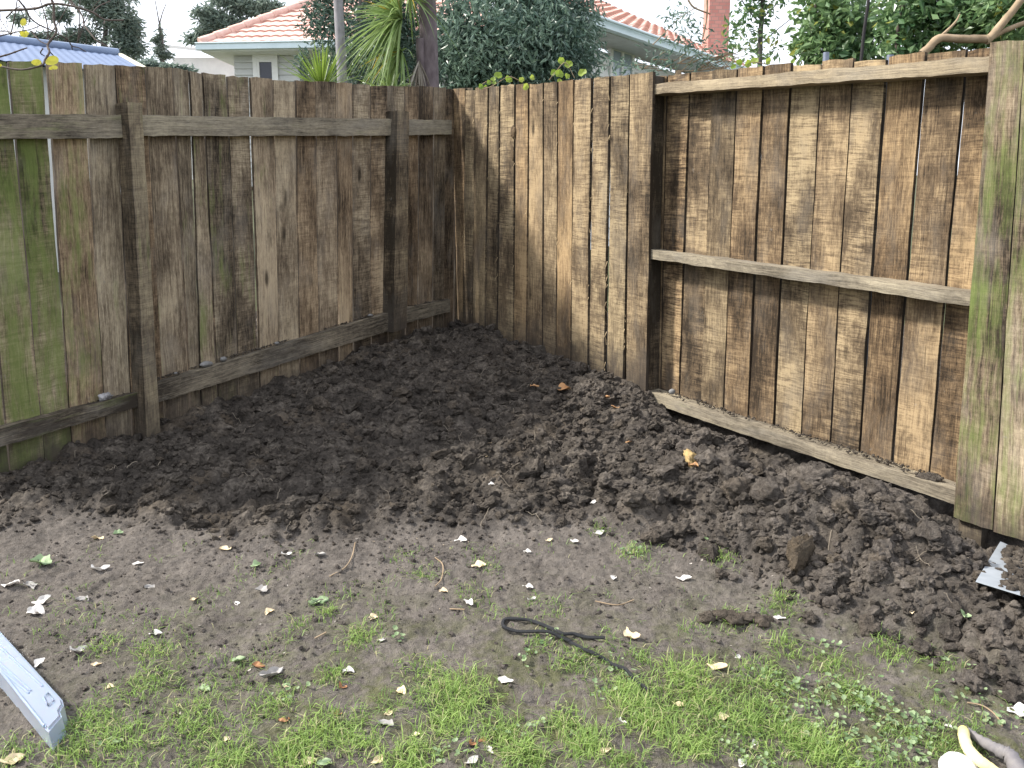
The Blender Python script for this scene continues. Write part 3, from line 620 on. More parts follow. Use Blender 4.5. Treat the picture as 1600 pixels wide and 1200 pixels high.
# ------------------------------------------------------------------ grass and small weeds
def blades(acc, P, Hh, W, rs, tone, lean=.5):
    n = len(P); ang = rs.rand(n) * 6.283; ln = rs.rand(n) * lean + .12; d = np.stack([np.cos(ang), np.sin(ang), np.zeros(n)], 1); s = np.stack([-np.sin(ang), np.cos(ang), np.zeros(n)], 1)
    b2 = ln[:, None] * Hh[:, None]; z = np.array([0, 0, 1.0])
    p1 = P + d * b2 * .35 + z * (Hh * .55)[:, None]; p2 = P + d * b2 * 1.25 + z * (Hh * (1.0 - .35 * ln))[:, None]
    w_ = W[:, None] * s
    V = np.stack([P - w_, P + w_, p1 + w_ * .8, p1 - w_ * .8, p2], 1).reshape(-1, 3); b = np.arange(n)[:, None] * 5
    c = np.zeros((n, 5, 4)); c[..., 0] = tone[:, None]; c[..., 1] = np.where(rs.rand(n) < .11, .85, 0)[:, None]; c[..., 3] = 1; c = c.reshape(-1, 4)
    off = acc.n
    acc.add(V, b + np.array([[0, 1, 2, 3]]), c)
    acc.Ft.append(b + np.array([[3, 2, 4]]) + off)
acc = Acc(); rs = np.random.RandomState(17)
tufts = [(1070, 1062, 70, 1.2), (990, 1100, 60, 1.1), (720, 1090, 80, 1.2), (700, 1135, 60, 1.1), (500, 1145, 60, 1.1), (430, 1100, 60, .8), (560, 997, 46, .9), (1010, 1135, 60, 1.1), (1228, 940, 36, .9), (1140, 972, 40, .8), (1225, 1012, 45, .9),
         (1130, 885, 36, .9), (990, 867, 40, .9), (160, 1012, 46, .7), (240, 1020, 46, .8), (235, 1072, 50, .8), (300, 1140, 66, .9), (145, 1130, 60, .9), (190, 1162, 60, .9), (110, 1180, 50, .9), (460, 1182, 60, 1.1), (640, 1188, 60, 1.2), (880, 1130, 40, 1),
         (1290, 1182, 60, 1.2), (1250, 1150, 60, 1.), (1390, 1020, 46, .8), (940, 830, 30, .7), (630, 872, 36, .5), (850, 1010, 40, .7), (900, 1035, 50, .7), (470, 975, 30, .6), (510, 960, 30, .8), (1200, 1075, 60, 1), (1300, 1040, 50, .8), (1180, 1130, 60, 1.1), (780, 1150, 60, 1), (560, 1160, 50, 1.),
         (1100, 1100, 60, 1), (1340, 1090, 60, .8), (820, 1185, 50, 1.1), (920, 1170, 60, 1.1), (360, 1185, 50, 1), (1080, 1170, 60, 1.1), (20, 1180, 50, .8), (520, 1060, 40, .7), (660, 1050, 50, .8), (770, 890, 30, .5), (750, 880, 30, .5), (660, 900, 30, .5), (1000, 1030, 40, .7), (1380, 960, 20, .5), (960, 1080, 40, .8)]
for (u, v, pr, hk) in tufts:
    c = gp(u, v); r = pr * .62 / F * np.linalg.norm(c - CAM); n = int(230 * hk * (pr / 50) ** 1.3)
    q = rs.randn(n, 2) * r * .55; x = c[0] + q[:, 0]; y = c[1] + q[:, 1] * 1.1; ok = samp(DUG, x, y) < .5
    x, y = x[ok], y[ok]; P = np.stack([x, y, samp(GH, x, y) - .003], 1); k = len(P)
    blades(acc, P, rs.uniform(.014, .046, k) * hk, rs.uniform(.0009, .0019, k), rs, np.clip(rs.uniform(.15, .9, k) + (hk - .8) * .5, 0, 1), 1.3)
# thin cover
sel = (DUG < .35) & (V_ > 840) & (V_ < 1330) & (U_ > -150) & (U_ < 1750)
dens = sel * np.clip((V_ - 815) / 375, .02, 1) ** 1.25 * np.clip((U_ + 200) / 900, .22, 1.15) * np.clip((fbm(GX * 7, GY * 7, 4, 19) - .54) * 10, .02, 1)
dens = (dens / dens.sum()).ravel(); n = 11000; idx = rs.choice(len(dens), n, p=dens)
x = gx[idx // NY] + (rs.rand(n) - .5) * .01; y = gy[idx % NY] + (rs.rand(n) - .5) * .01
blades(acc, np.stack([x, y, samp(GH, x, y) - .002], 1), rs.uniform(.008, .034, n), rs.uniform(.0007, .0016, n), rs, rs.rand(n) * .8, 1.5)
tag(acc.build('lawn_grass', M['grass'], None, False), 'thin tufted green grass growing through the trampled mud', 'grass', kind='stuff')
def leafdisc(acc, c, nrm, ax, L, W, col, cup=.15, k=8, notch=False):
    nrm = nrm / np.linalg.norm(nrm); ax = ax - nrm * np.dot(ax, nrm); ax /= np.linalg.norm(ax); s = np.cross(nrm, ax); V = [c + ax * L * .45 - nrm * cup * L]
    for q in range(k):
        a_ = 2 * math.pi * q / k; rr = 1 - (.28 if notch and q % 2 else 0); V.append(c + ax * L * (.5 - .5 * math.cos(a_)) * 1.0 + s * W * .5 * math.sin(a_) * rr + nrm * cup * L * .4 * math.sin(a_ * 2 + L * 90))
    acc.add(V, np.array([[0, 1 + q, 1 + (q + 1) % k] for q in range(k)]), col)
acc = Acc()
wd = [(1270, 1080, 60, 40), (1330, 1090, 70, 60), (1380, 1120, 60, 60), (1300, 1140, 70, 60), (1200, 1060, 50, 30), (1440, 1140, 50, 60), (1240, 1110, 60, 40), (1420, 1180, 50, 50), (940, 1085, 30, 16), (820, 1030, 26, 16), (490, 945, 16, 8), (315, 1075, 12, 5), (860, 1000, 20, 10), (1550, 1090, 50, 24), (620, 1000, 20, 12), (1480, 1080, 60, 40), (180, 1165, 25, 12), (700, 1180, 40, 20), (1350, 1180, 70, 50), (1180, 1180, 60, 40), (960, 1050, 50, 20), (990, 868, 22, 22), (1105, 870, 10, 4), (820, 1140, 50, 20), (1210, 712, 12, 8), (450, 1090, 30, 14), (1290, 1010, 40, 20), (1560, 1130, 40, 30)]
for (u, v, pr, n) in wd:
    c = gp(u, v); r = pr * .6 / F * np.linalg.norm(c - CAM)
    for k in range(int(n * .65)):
        q = rs.randn(2) * r * .6; x, y = c[0] + q[0], c[1] + q[1]; z = float(samp(GH, x, y)); a_ = rs.rand() * 6.28
        L = rs.uniform(.007, .020); leafdisc(acc, np.array([x, y, z + rs.uniform(.006, .022)]), np.array([rs.uniform(-.5, .5), rs.uniform(-.6, .2), 1]), np.array([math.cos(a_), math.sin(a_), .1]), L, L * rs.uniform(.7, 1.0), (rs.rand(), 0, 0, 1), .12, 12, True)
tag(acc.build('weeds', M['weed'], None, False), 'small round leaved weeds and clover spread through the grass', 'weeds', kind='stuff')
# ------------------------------------------------------------------ fallen petals, leaves and chips
def litter_mesh(kind, seed):
    rs_ = np.random.RandomState(seed); a = Acc(); nu, nv = 7, 13; s = np.linspace(-1, 1, nu)[:, None]; t_ = np.linspace(0, 1, nv)[None]
    wd_ = np.sin(np.pi * np.clip(t_ * .94 + .04, 0, 1)) ** (.55 if kind != 'leaf' else .8) * (1 + .9 * (vnoise(t_ * 5 + seed, s * 2 + t_ * 0) - .5))
    Wd = {'petal': .26, 'leaf': .34, 'chip': .20}[kind] * rs_.uniform(.8, 1.25); bend = rs_.uniform(-.9, .9); curl = rs_.uniform(.2, .6)
    x = (t_ - .5) + s * 0; y = s * wd_ * Wd + bend * (t_ - .5) ** 2 * .7
    z = curl * (s ** 2) * wd_ * Wd * 1.1 + rs_.uniform(-.1, .5) * (t_ - .5) ** 2 + .22 * (vnoise(t_ * 4 + seed, s * 2) - .5) + .02
    c = np.zeros((nu, nv, 4)); c[..., 0] = .3 + .7 * vnoise(t_ * 4 + seed, s * 2); V = np.stack([x, y, z], -1)
    a.add(V.reshape(-1, 3), grid_faces(nu, nv), c.reshape(-1, 4)); a.add((V + (0, 0, .012)).reshape(-1, 3), grid_faces(nu, nv)[:, ::-1], c.reshape(-1, 4)); return a
LM = {}
def litter(u, v, px, name, mk, ang, label, cat, group, kind='petal', lift=0):
    key = (mk, kind, int(px + u) % 6)
    if key not in LM: LM[key] = litter_mesh(kind, sum(map(ord, mk)) % 7 + 13 * key[2] + len(mk)).build(name, M[mk], None, True); o = LM[key]
    else: o = LM[key].copy(); COL.objects.link(o); o.name = name
    p = gp(u, v); L = px / F * np.linalg.norm(p - CAM) * 1.0
    zz = max(float(samp(GH, p[0] + dx, p[1] + dy)) for dx in (-L / 3, 0, L / 3) for dy in (-L / 4, 0, L / 4))
    o.location = (p[0], p[1], zz - .0015 + lift); o.scale = (L, L, L); a_ = R(ang)
    o.rotation_euler = (.25 + rs.uniform(-.25, .25), rs.uniform(-.2, .2), a_); tag(o, label, cat, group)
    return o
items = [  # u, v, size px, material, angle, words
 (157, 891, 28, 'petal', 15, 'white curled petal on the bare mud, alone below the left rail post'), (17, 919, 26, 'petal', 10, 'white ragged petal at the left edge of the mud, above the plastic lid'), (66, 942, 28, 'petal', 25, 'smooth pale petal lying just above the plastic lid'), (58, 959, 28, 'petal', 0, 'frilly white petal directly above the plastic lid tip'),
 (243, 991, 20, 'petal', 20, 'curved white petal beside a small grass tuft on the left'), (123, 1021, 26, 'petal', 50, 'upright white petal just right of the plastic lid'), (62, 1041, 22, 'petal', 80, 'crumpled white petal touching the plastic lid'), (152, 1043, 18, 'cream', 25, 'cream petal among thin grass right of the plastic lid'),
 (18, 1192, 36, 'cream', 30, 'large cream petal in the bottom left corner'), (152, 841, 22, 'cream', 170, 'tan petal on dark mud below the left fence post'), (352, 862, 20, 'cream', 175, 'orange tinted petal on mud in front of the dug bed'), (304, 938, 16, 'cream', 60, 'small folded cream petal on the left mud'), (369, 941, 14, 'petal', 130, 'tiny white petal beside a yellow bud'),
 (421, 959, 18, 'cream', 50, 'pinkish petal on mud left of a green torn leaf'), (448, 868, 18, 'petal', 10, 'white petal next to a grey stone chip on the mud'), (500, 870, 22, 'grey_leaf', -15, 'blue grey curled scrap at the edge of the dug bed'), (410, 928, 26, 'grey_leaf', -25, 'grey torn scrap on the mud left of centre'), (400, 886, 18, 'green_leaf', 30, 'pale green leaf half buried in mud'),
 (497, 940, 34, 'green_leaf', 40, 'large torn green leaf above a grass tuft'), (583, 966, 18, 'cream', 20, 'cream shell shaped petal beside a grass tuft'), (596, 1003, 16, 'petal', 45, 'white petal with a rusty base right of a grass tuft'), (720, 848, 24, 'petal', -15, 'white petal at the front edge of the dug bed, left of centre'), (748, 885, 26, 'cream', 5, 'cream petal on a grass patch near the centre'),
 (693, 927, 16, 'cream', 5, 'small yellowish petal on centre mud'), (732, 945, 24, 'petal', -50, 'bright white bent petal with an orange tip near the centre'), (897, 847, 18, 'petal', -40, 'white oval petal in front of the heap'), (936, 836, 22, 'petal', 20, 'white petal in a small tuft below the dug bed'), (824, 863, 14, 'petal', -10, 'small white petal on bare mud, centre'), (825, 922, 20, 'petal', -20, 'white round petal above another white petal, centre'),
 (832, 940, 18, 'petal', 40, 'white petal just below a rounder white petal, centre'), (858, 848, 14, 'cream', 10, 'tiny cream petal below the dug bed'), (959, 905, 18, 'petal', 70, 'white star shaped petal beside a reddish clump'), (1068, 906, 28, 'petal', -25, 'broad white petal on bare mud right of centre'), (424, 1057, 44, 'grey_leaf', 45, 'large dry grey leaf on the mud left of centre'), (405, 1038, 24, 'brown_leaf', 15, 'small brown leaf above a grey leaf'),
 (372, 1030, 24, 'green_leaf', 15, 'light green folded leaf on the left mud'), (320, 1076, 22, 'green_leaf', -35, 'round pale green leaf on the left mud'), (447, 1075, 18, 'cream', -30, 'cream and orange petal under a grey leaf'), (535, 1075, 18, 'brown_leaf', 80, 'orange brown shell near a grass tuft'), (545, 1052, 20, 'petal', 0, 'white arched petal on mud above an orange shell'), (628, 1084, 22, 'cream', -40, 'white petal with orange heart left of a bright grass tuft'),
 (606, 1118, 18, 'cream', 60, 'yellow bent petal above a greyish leaf'), (604, 1134, 28, 'grey_leaf', -10, 'pale grey leaf low in the picture left of centre'), (444, 1127, 18, 'brown_leaf', 10, 'rusty brown leaf beside a dark grass tuft'), (528, 1115, 16, 'brown_leaf', 70, 'reddish brown leaf near the low centre'), (355, 1158, 16, 'cream', 70, 'cream petal in the grass at the low left'), (482, 1192, 28, 'cream', 35, 'pale tan petal at the bottom edge'),
 (508, 1194, 26, 'green_leaf', 30, 'bluish green leaf at the bottom edge'), (590, 1192, 26, 'cream', 50, 'buff petal at the bottom edge right of a bluish leaf'), (738, 1196, 28, 'petal', 40, 'white petal at the bottom edge near the centre'), (765, 1176, 24, 'petal', -65, 'white petal in grass low centre'), (738, 1167, 16, 'brown_leaf', 70, 'small orange husk in grass low centre'), (753, 1160, 14, 'brown_leaf', 20, 'rust red husk beside an orange husk'), (945, 1176, 24, 'cream', 20, 'white and orange petal in the grass'),
 (790, 1064, 30, 'petal', -25, 'pale shredded petal left of the black cord'), (988, 998, 32, 'cream', -50, 'dry pinkish torn petal right of the black cord'), (972, 1133, 16, 'petal', -50, 'slim white petal in the grass below the cord'), (1128, 1124, 24, 'cream', 10, 'pinkish folded petal in the grass'), (1145, 1122, 20, 'cream', 70, 'cream upright petal beside a pinkish one'), (1060, 1102, 24, 'cream', -20, 'cream torn petal below the end of the cord'), (1110, 1097, 22, 'cream', 10, 'orange and cream petal right of the cord end'),
 (1120, 1050, 34, 'cream', -10, 'long cream torn petal between grass tufts'), (1108, 1065, 12, 'brown_leaf', 0, 'small orange brown petal between grass tufts'), (1152, 1026, 14, 'petal', 40, 'white petal at the edge of a grass tuft'), (1218, 970, 20, 'petal', -20, 'white petal with a rusty edge in front of the heap'), (1420, 992, 14, 'cream', 60, 'buff square petal on soil in front of the heap'), (1160, 1192, 22, 'petal', 50, 'white petal at the bottom edge right of centre'), (1312, 876, 12, 'green_leaf', 30, 'pale green scrap on the right heap'),
 (1507, 976, 22, 'green_leaf', 60, 'yellowish green leaf scrap near the grey plate'), (1386, 979, 20, 'green_leaf', 80, 'small light green sprig on soil'), (1592, 1118, 36, 'petal', -40, 'white petal at the right edge, above the yellow edged glove'), (1482, 1140, 12, 'petal', -40, 'tiny white petal left of the yellow edged glove'), (1313, 959, 12, 'petal', 0, 'tiny white petal in front of the right heap'), (66, 884, 36, 'green_leaf', -5, 'olive green crumpled leaf on mud at the left'), (185, 833, 16, 'green_leaf', 20, 'small grey green leaf on dark mud'),
 (216, 883, 20, 'petal', -5, 'faint pinkish petal on the left mud'), (235, 917, 18, 'grey_leaf', 0, 'flat grey stone like scrap on the left mud'), (130, 940, 22, 'grey_leaf', 0, 'mud smeared grey scrap on the left mud'), (50, 915, 24, 'grey_leaf', -30, 'brown grey twisted leaf at the left'), (760, 726, 12, 'cream', 80, 'pale yellow chip in the dug bed'), (927, 797, 14, 'petal', 40, 'small white chip on the dug bed right of centre'), (768, 767, 12, 'petal', 10, 'white chip on the dug bed, centre'), (1215, 712, 9, 'petal', 0, 'small white flower scrap by the railed panel'), (172, 1075, 14, 'cream', 10, 'tiny cream petal right of the plastic lid'), (650, 1150, 14, 'cream', 15, 'small buff petal in low centre grass'), (895, 1148, 14, 'green_leaf', 30, 'pale green petal low in the grass'), (1180, 1160, 14, 'petal', 20, 'tiny white petal low in the grass'),
]
names = {'petal': 'fallen_petal', 'cream': 'fallen_petal', 'brown_leaf': 'fallen_leaf', 'grey_leaf': 'fallen_leaf', 'green_leaf': 'fallen_leaf'}
for (u, v, px, mk, ang, lab) in items:
    nm = names[mk]; litter(u, v, px * .86, nm, mk, ang, lab, nm.split('_')[1], 'petals and leaves fallen on the ground', 'leaf' if 'leaf' in nm else 'petal')
for (u, v, px, ang, lab) in [(877, 617, 30, -20, 'large orange wood chip on the bed near the sunlit palings'), (835, 615, 14, 5, 'dark red wood chip left of a larger orange one'), (944, 637, 18, -40, 'slim orange wood chip left of the fence panel edge'), (961, 650, 16, -45, 'short orange wood chip at the foot of the fence'), (995, 686, 14, 0, 'small orange chip in the bed below the fence panel'), (982, 704, 10, 10, 'tiny orange chip in the bed below the fence panel'),
                         (1085, 776, 22, -15, 'bright orange splinter in front of a tan wood lump'), (1147, 730, 8, 80, 'orange fleck on the right heap'), (1196, 717, 14, -20, 'rust coloured chip under the railed panel'), (1274, 740, 12, 35, 'orange chip under the bottom rail')]:
    litter(u, v, px, 'wood_chip', 'wood_chip', ang, lab, 'wood chip', 'orange wood chips in the soil', 'chip', .008)
a = Acc(); V, Fc = clodshape(4, 61); a.add(V * (.040, .064, .036), Fc); p = gp(1079, 742); o = a.build('wood_lump', M['cut_wood']); o.location = (p[0], p[1], p[2] + .055); o.rotation_euler = (.5, .2, .5); tag(o, 'pale tan broken wood lump standing in the right hand heap', 'wood lump')
acc = Acc(); q_ = (mudw + .02 * DW) / (mudw + .02 * DW).sum()
for i in rs.choice(len(q_), 420, p=q_):
    x, y = gx[i // NY], gy[i % NY]; L = rs.uniform(.004, .013); a_ = rs.rand() * 6.28; k_ = rs.rand()
    leafdisc(acc, np.array([x, y, float(samp(GH, x, y)) + .003]), np.array([rs.uniform(-.6, .6), rs.uniform(-.6, .4), 1]), np.array([math.cos(a_), math.sin(a_), 0]), L, L * rs.uniform(.15, .6), (rs.rand(), float(k_ < .5), 0, 1), .2, 6)
tag(acc.build('litter_flecks', leafmat('pale flecks', (.22, .19, .16), (.55, .50, .45), .2, .7, (.36, .29, .20)), None, False), 'tiny pale flecks of petal, straw and grit scattered over the mud', 'litter', kind='stuff')
# twigs on the mud
for pts, lab in [([(555, 850), (550, 872), (538, 890), (515, 903)], 'curved thin twig on the mud left of centre'), ([(680, 875), (692, 890), (690, 910), (680, 922)], 'bent twig on the mud near the centre'), ([(1511, 1101), (1535, 1106), (1556, 1121), (1566, 1138)], 'curved straw coloured stalk above the yellow edged glove'), ([(930, 942), (965, 948), (990, 940)], 'reddish thin twig on the mud right of centre'), ([(492, 1000), (510, 993)], 'short pale twig on the mud left of a grass tuft'), ([(703, 954), (726, 955)], 'short white stick left of a bent petal'), ([(762, 691), (800, 702)], 'pale twig lying across the dug bed')]:
    acc = Acc(); P = spline([gp(*q, GH) + (0, 0, .006) for q in pts], 12); tube(acc, P, .0022, 6, (.5, .5, 0, 1)); tag(acc.build('twig', M['pale_branch'], None, True, P[0]), lab, 'twig')
# ------------------------------------------------------------------ black cord
acc = Acc(); cp = [(735, 603), (690, 603), (640, 600), (590, 592), (540, 585), (500, 577), (465, 558), (430, 535), (380, 522), (320, 514), (275, 516), (257, 530), (263, 556), (300, 574), (350, 581), (420, 578), (480, 582), (520, 603), (580, 630), (640, 655), (690, 682), (740, 710), (780, 738), (830, 772), (880, 806), (940, 852)]
P = spline([gp(700 + x / 3, 800 + y / 3, GH) + (0, 0, .010) for x, y in cp], 420)
Z = P[:, 2]; Z[:] = np.convolve(np.pad(Z, 8, mode='edge'), np.ones(17) / 17, 'valid'); P[200:300, 2] += .004
rr = .0050 * (1 + .10 * np.abs(np.sin(np.arange(420) * .9)))
tube(acc, P, rr, 10); 
tt = NT('black braided cord'); wv = tt.t.nodes.new('ShaderNodeTexWave'); tt.put(wv.inputs[0], tt.mp(tt.uv(), (30, 60, 1))); wv.inputs['Scale'].default_value = 1.5; wv.bands_direction = 'DIAGONAL'
tt.bump(wv.outputs['Fac'], .8, .003); tag(acc.build('cord', tt.fin(tt.mix(wv.outputs['Fac'], (.018, .019, .022), (.05, .052, .058)), .7), None, True, P[0]), 'black braided cord lying in a loop on the muddy grass', 'cord')
# ------------------------------------------------------------------ translucent plastic lid, lower left
lid = thing('plastic_lid', 'translucent bluish plastic box lid lying at the lower left corner', 'lid', gp(30, 1080))
def lp(u, v, h): q = gplane(u, v); d = ray(u, v); zt = plane_z(q[0], q[1]) + h; return CAM + d * ((zt - CZ) / d[2])
topo = [(-260, 770), (0, 984), (97, 1091), (99, 1099), (93, 1109), (96, 1117), (75, 1141), (69, 1136), (0, 1049), (-300, 800)]
T3 = np.array([lp(u, v, .055) for u, v in topo]); B3 = np.array([lp(u, v, .055) for u, v in topo]); B3[:, 2] = [plane_z(x, y) + .012 for x, y in B3[:, :2]]
nrm = np.array([.0, .0, 1.])
bm = bmesh.new(); tv_ = [bm.verts.new(q) for q in T3]; f0 = bm.faces.new(tv_); bmesh.ops.recalc_face_normals(bm, faces=[f0])
if f0.normal.z < 0: f0.normal_flip()
cen = T3.mean(0); ex_ = bmesh.ops.extrude_face_region(bm, geom=[f0]); nv_ = [g for g in ex_['geom'] if isinstance(g, bmesh.types.BMVert)]
for g in nv_: g.co.z = plane_z(g.co.x, g.co.y) + .008; g.co.x += (g.co.x - cen[0]) * .02
bmesh.ops.bevel(bm, geom=[e for e in bm.edges if abs(e.verts[0].co.z - e.verts[1].co.z) < .05 and min(v_.co.z - plane_z(v_.co.x, v_.co.y) for v_ in e.verts) > .03], offset=.006, segments=3, affect='EDGES')
me = bpy.data.meshes.new('shell'); bm.to_mesh(me); bm.free()
tt = NT('translucent plastic'); tt.b.inputs['Transmission Weight'].default_value = .6; tt.b.inputs['IOR'].default_value = 1.15; tt.b.inputs['Subsurface Weight'].default_value = .15; M['plastic'] = tt.fin((.48, .55, .68), .42, .5)
me.materials.append(M['plastic']); o = bpy.data.objects.new('shell', me); COL.objects.link(o); o.parent = lid; o.location = -lid.location
acc = Acc()
for (A_, B_) in [((-150, 905), (48, 1079)), ((-150, 922), (45, 1083)), ((-150, 872), (66, 1072))]: tube(acc, [lp(*A_, .056), lp(*B_, .056)], .003, 8)
tube(acc, [lp(0, 1047, .055), lp(69, 1134, .055)], .004, 8); acc.build('rib', M['plastic'], lid)
acc = Acc(); q4 = [lp(68, 1090, .058), lp(75, 1083, .058), lp(83, 1094, .058), lp(75, 1102, .058)]; tube(acc, q4 + [q4[0]], .0025, 6); acc.build('latch', M['plastic'], lid)
# ------------------------------------------------------------------ grey plate caked with soil
b0 = gp(1521, 945); b0[2] += .02; top0 = PR.off(.03).hit(1563, 846); dirv = np.array([.565, -.825, 0]); P = [top0, top0 + dirv * .30 + (0, 0, -.02), b0 + dirv * .33 + (0, 0, .03), b0 + dirv * .10 + (0, 0, .03), b0 + (0, 0, .02)]
acc = Acc(); tp = np.array(P); nn_ = np.cross(tp[1] - tp[0], tp[4] - tp[0]); nn_ /= np.linalg.norm(nn_); nn_ = nn_ if nn_[2] > 0 else -nn_
nu, nv = 24, 18; s = np.linspace(0, 1, nu)[:, None, None]; t_ = np.linspace(0, 1, nv)[None, :, None]
G_ = (tp[0] * (1 - s) + tp[1] * s) * (1 - t_) + (tp[4] * (1 - s) + tp[2] * s) * t_
notch = np.exp(-((s - .20) / .07) ** 2) * (1 - t_) ** 3 * .022; G_ = G_ - notch * np.array([0, 0, 1.])
acc.add(G_.reshape(-1, 3), grid_faces(nu, nv)); acc.add((G_ - nn_ * .004).reshape(-1, 3), grid_faces(nu, nv)[:, ::-1])
for e in (0, nu - 1): acc.add(np.stack([G_[e], G_[e] - nn_ * .004]).reshape(-1, 3), grid_faces(2, nv))
for e in (0, nv - 1): acc.add(np.stack([G_[:, e], G_[:, e] - nn_ * .004]).reshape(-1, 3), grid_faces(2, nu))
pl_ = thing('metal_plate', 'flat grey plate caked with dark soil, leaning at the foot of the right fence', 'plate', tuple(b0))
acc.build('plate', flat('grey scratched metal', (.33, .36, .40), (.25, .28, .32), 9, .5, .001, .5, .1), pl_, True)
acc = Acc()
for k in range(900):
    a_, b_ = rs.rand() ** .8, rs.rand(); m_ = .07 + .14 * b_ ** 2 + .10 * (vnoise(np.array([b_ * 6]), np.array([2.]))[0])
    if a_ < m_ or b_ < .03: continue
    c_ = (tp[0] * (1 - a_) + tp[1] * a_) * (1 - b_) + (tp[4] * (1 - a_) + tp[2] * a_) * b_; r = rs.uniform(.006, .018); V, Fc = shapes[2][rs.randint(12)]
    acc.add((V * r) @ rotm(rs).T + c_ + nn_ * r * .15, Fc, (.5, .35 * rs.rand(), 0, 1))
acc.build('soil_crust', M['clod'], pl_)
# ------------------------------------------------------------------ worn glove with a yellow cuff, lower right
gl = thing('garden_glove', 'worn garden glove with yellow cuff edge and grey lining on the grass', 'glove', tuple(gp(1530, 1170)))
def gl_pt(x, y, h): return lp(1400 + x / 8, 1050 + y / 8, h)
acc = Acc(); P = spline([gl_pt(845, 700, .02), gl_pt(850, 800, .035), gl_pt(890, 930, .045), gl_pt(960, 1030, .045), gl_pt(1060, 1120, .045), gl_pt(1200, 1220, .04), gl_pt(1400, 1380, .03)], 40)
rr = .0135 * np.clip(np.minimum(np.arange(40) / 5 + .5, 1), 0, 1); tube(acc, P, rr, 12, None, .15, 3); acc.build('cuff', M['yellow_rubber'], gl)
acc = Acc(); P = spline([gl_pt(900, 740, .012), gl_pt(1010, 820, .02), gl_pt(1150, 910, .025), gl_pt(1300, 990, .028), gl_pt(1430, 1050, .03), gl_pt(1500, 1180, .03), gl_pt(1560, 1380, .02)], 44)
tube(acc, P, np.linspace(.009, .022, 44), 12, None, .35, 5); acc.build('lining', M['grey_cloth'], gl)
acc = Acc(); V, Fc = ico(4); V = V * (1 + .25 * (vnoise(V[:, 0] * 2.5, V[:, 1] * 2.5, V[:, 2] * 2.5, 5) - .5) + .1 * (vnoise(V[:, 0] * 7, V[:, 1] * 7, V[:, 2] * 7, 6) - .5))[:, None]
c_ = gl_pt(800, 1300, .0); acc.add(V * (.047, .060, .032) + c_ + (0, 0, .012), Fc); acc.build('palm', M['white_cloth'], gl)
# ------------------------------------------------------------------ stones on the rails
def stone(p, sx, sy, sz, rz, lab, seed):
    a = Acc(); V, Fc = ico(4); V = V * (1 + .22 * (vnoise(V[:, 0] * 1.5 + seed, V[:, 1] * 1.5, V[:, 2] * 1.5, 3) - .5))[:, None]; a.add(V * (sx, sy, sz), Fc)
    o = a.build('stone', M['stone']); o.location = p; o.rotation_euler[2] = rz; tag(o, lab, 'stone', 'stones resting on the fence rails')
la = math.atan2(.834, .552)
def onL(u, v, z):
    vl = 612 - (u - 222) * .2597 if u < 225 else 600 - (u - 240) * .303
    return LR.hit(u, vl) - PL.n * .024 + (0, 0, .014)
stone(onL(327, 568, .0), .040, .018, .017, la, 'long smooth grey stone on the left bottom rail', 1); stone(onL(354, 561, .0), .020, .015, .014, la, 'round grey stone right of a longer stone on the left rail', 2)
stone(onL(280, 583, .0), .014, .010, .006, la, 'small pale stone on the left rail near the big post', 3); stone(onL(437, 534, 0), .016, .012, .009, la, 'small dark stone halfway along the left bottom rail', 4); stone(onL(583, 492, 0), .022, .013, .009, la, 'pale flat stone at the far end of the left rail', 6)
stone(PRR.off(-.04).hit(1050, 612), .018, .016, .016, 0, 'single pale stone on the right fence bottom rail', 5)
a = Acc(); V, Fc = clodshape(4, 71); a.add(V * (.042, .022, .026), Fc); o = a.build('stone', flat('mottled broken rock', (.42, .41, .42), (.07, .065, .06), 30, .7, .004)); o.location = onL(170, 606, .0); o.rotation_euler[2] = la; tag(o, 'jagged mottled grey rock on the left rail beside the post', 'stone', 'stones resting on the fence rails')


# ------------------------------------------------------------------ beyond the fence: vegetation
def leaves(acc, C, L, asp, rs, droop, tone, fold=.25, third=0):
    n = len(C); ax = rs.randn(n, 3); ax[:, 2] = ax[:, 2] * .6 - droop; ax /= np.linalg.norm(ax, axis=1)[:, None]
    b = np.cross(ax, rs.randn(n, 3)); b /= np.linalg.norm(b, axis=1)[:, None] + 1e-9; nn = np.cross(ax, b); L = L[:, None]
    V = np.stack([C, C + ax * L * .45 + b * L * asp * .5 + nn * L * fold * .3, C + ax * L - nn * L * .12, C + ax * L * .45 - b * L * asp * .5 + nn * L * fold * .3], 1)
    c = np.zeros((n, 4, 4)); c[..., 0] = tone[:, None]; c[..., 3] = 1
    if third: c[..., 1] = ((rs.rand(n) < third) * .9)[:, None]
    i = np.arange(n)[:, None] * 4; acc.add(V.reshape(-1, 3), np.concatenate([i + [0, 1, 2], i + [0, 2, 3]]), c.reshape(-1, 4))
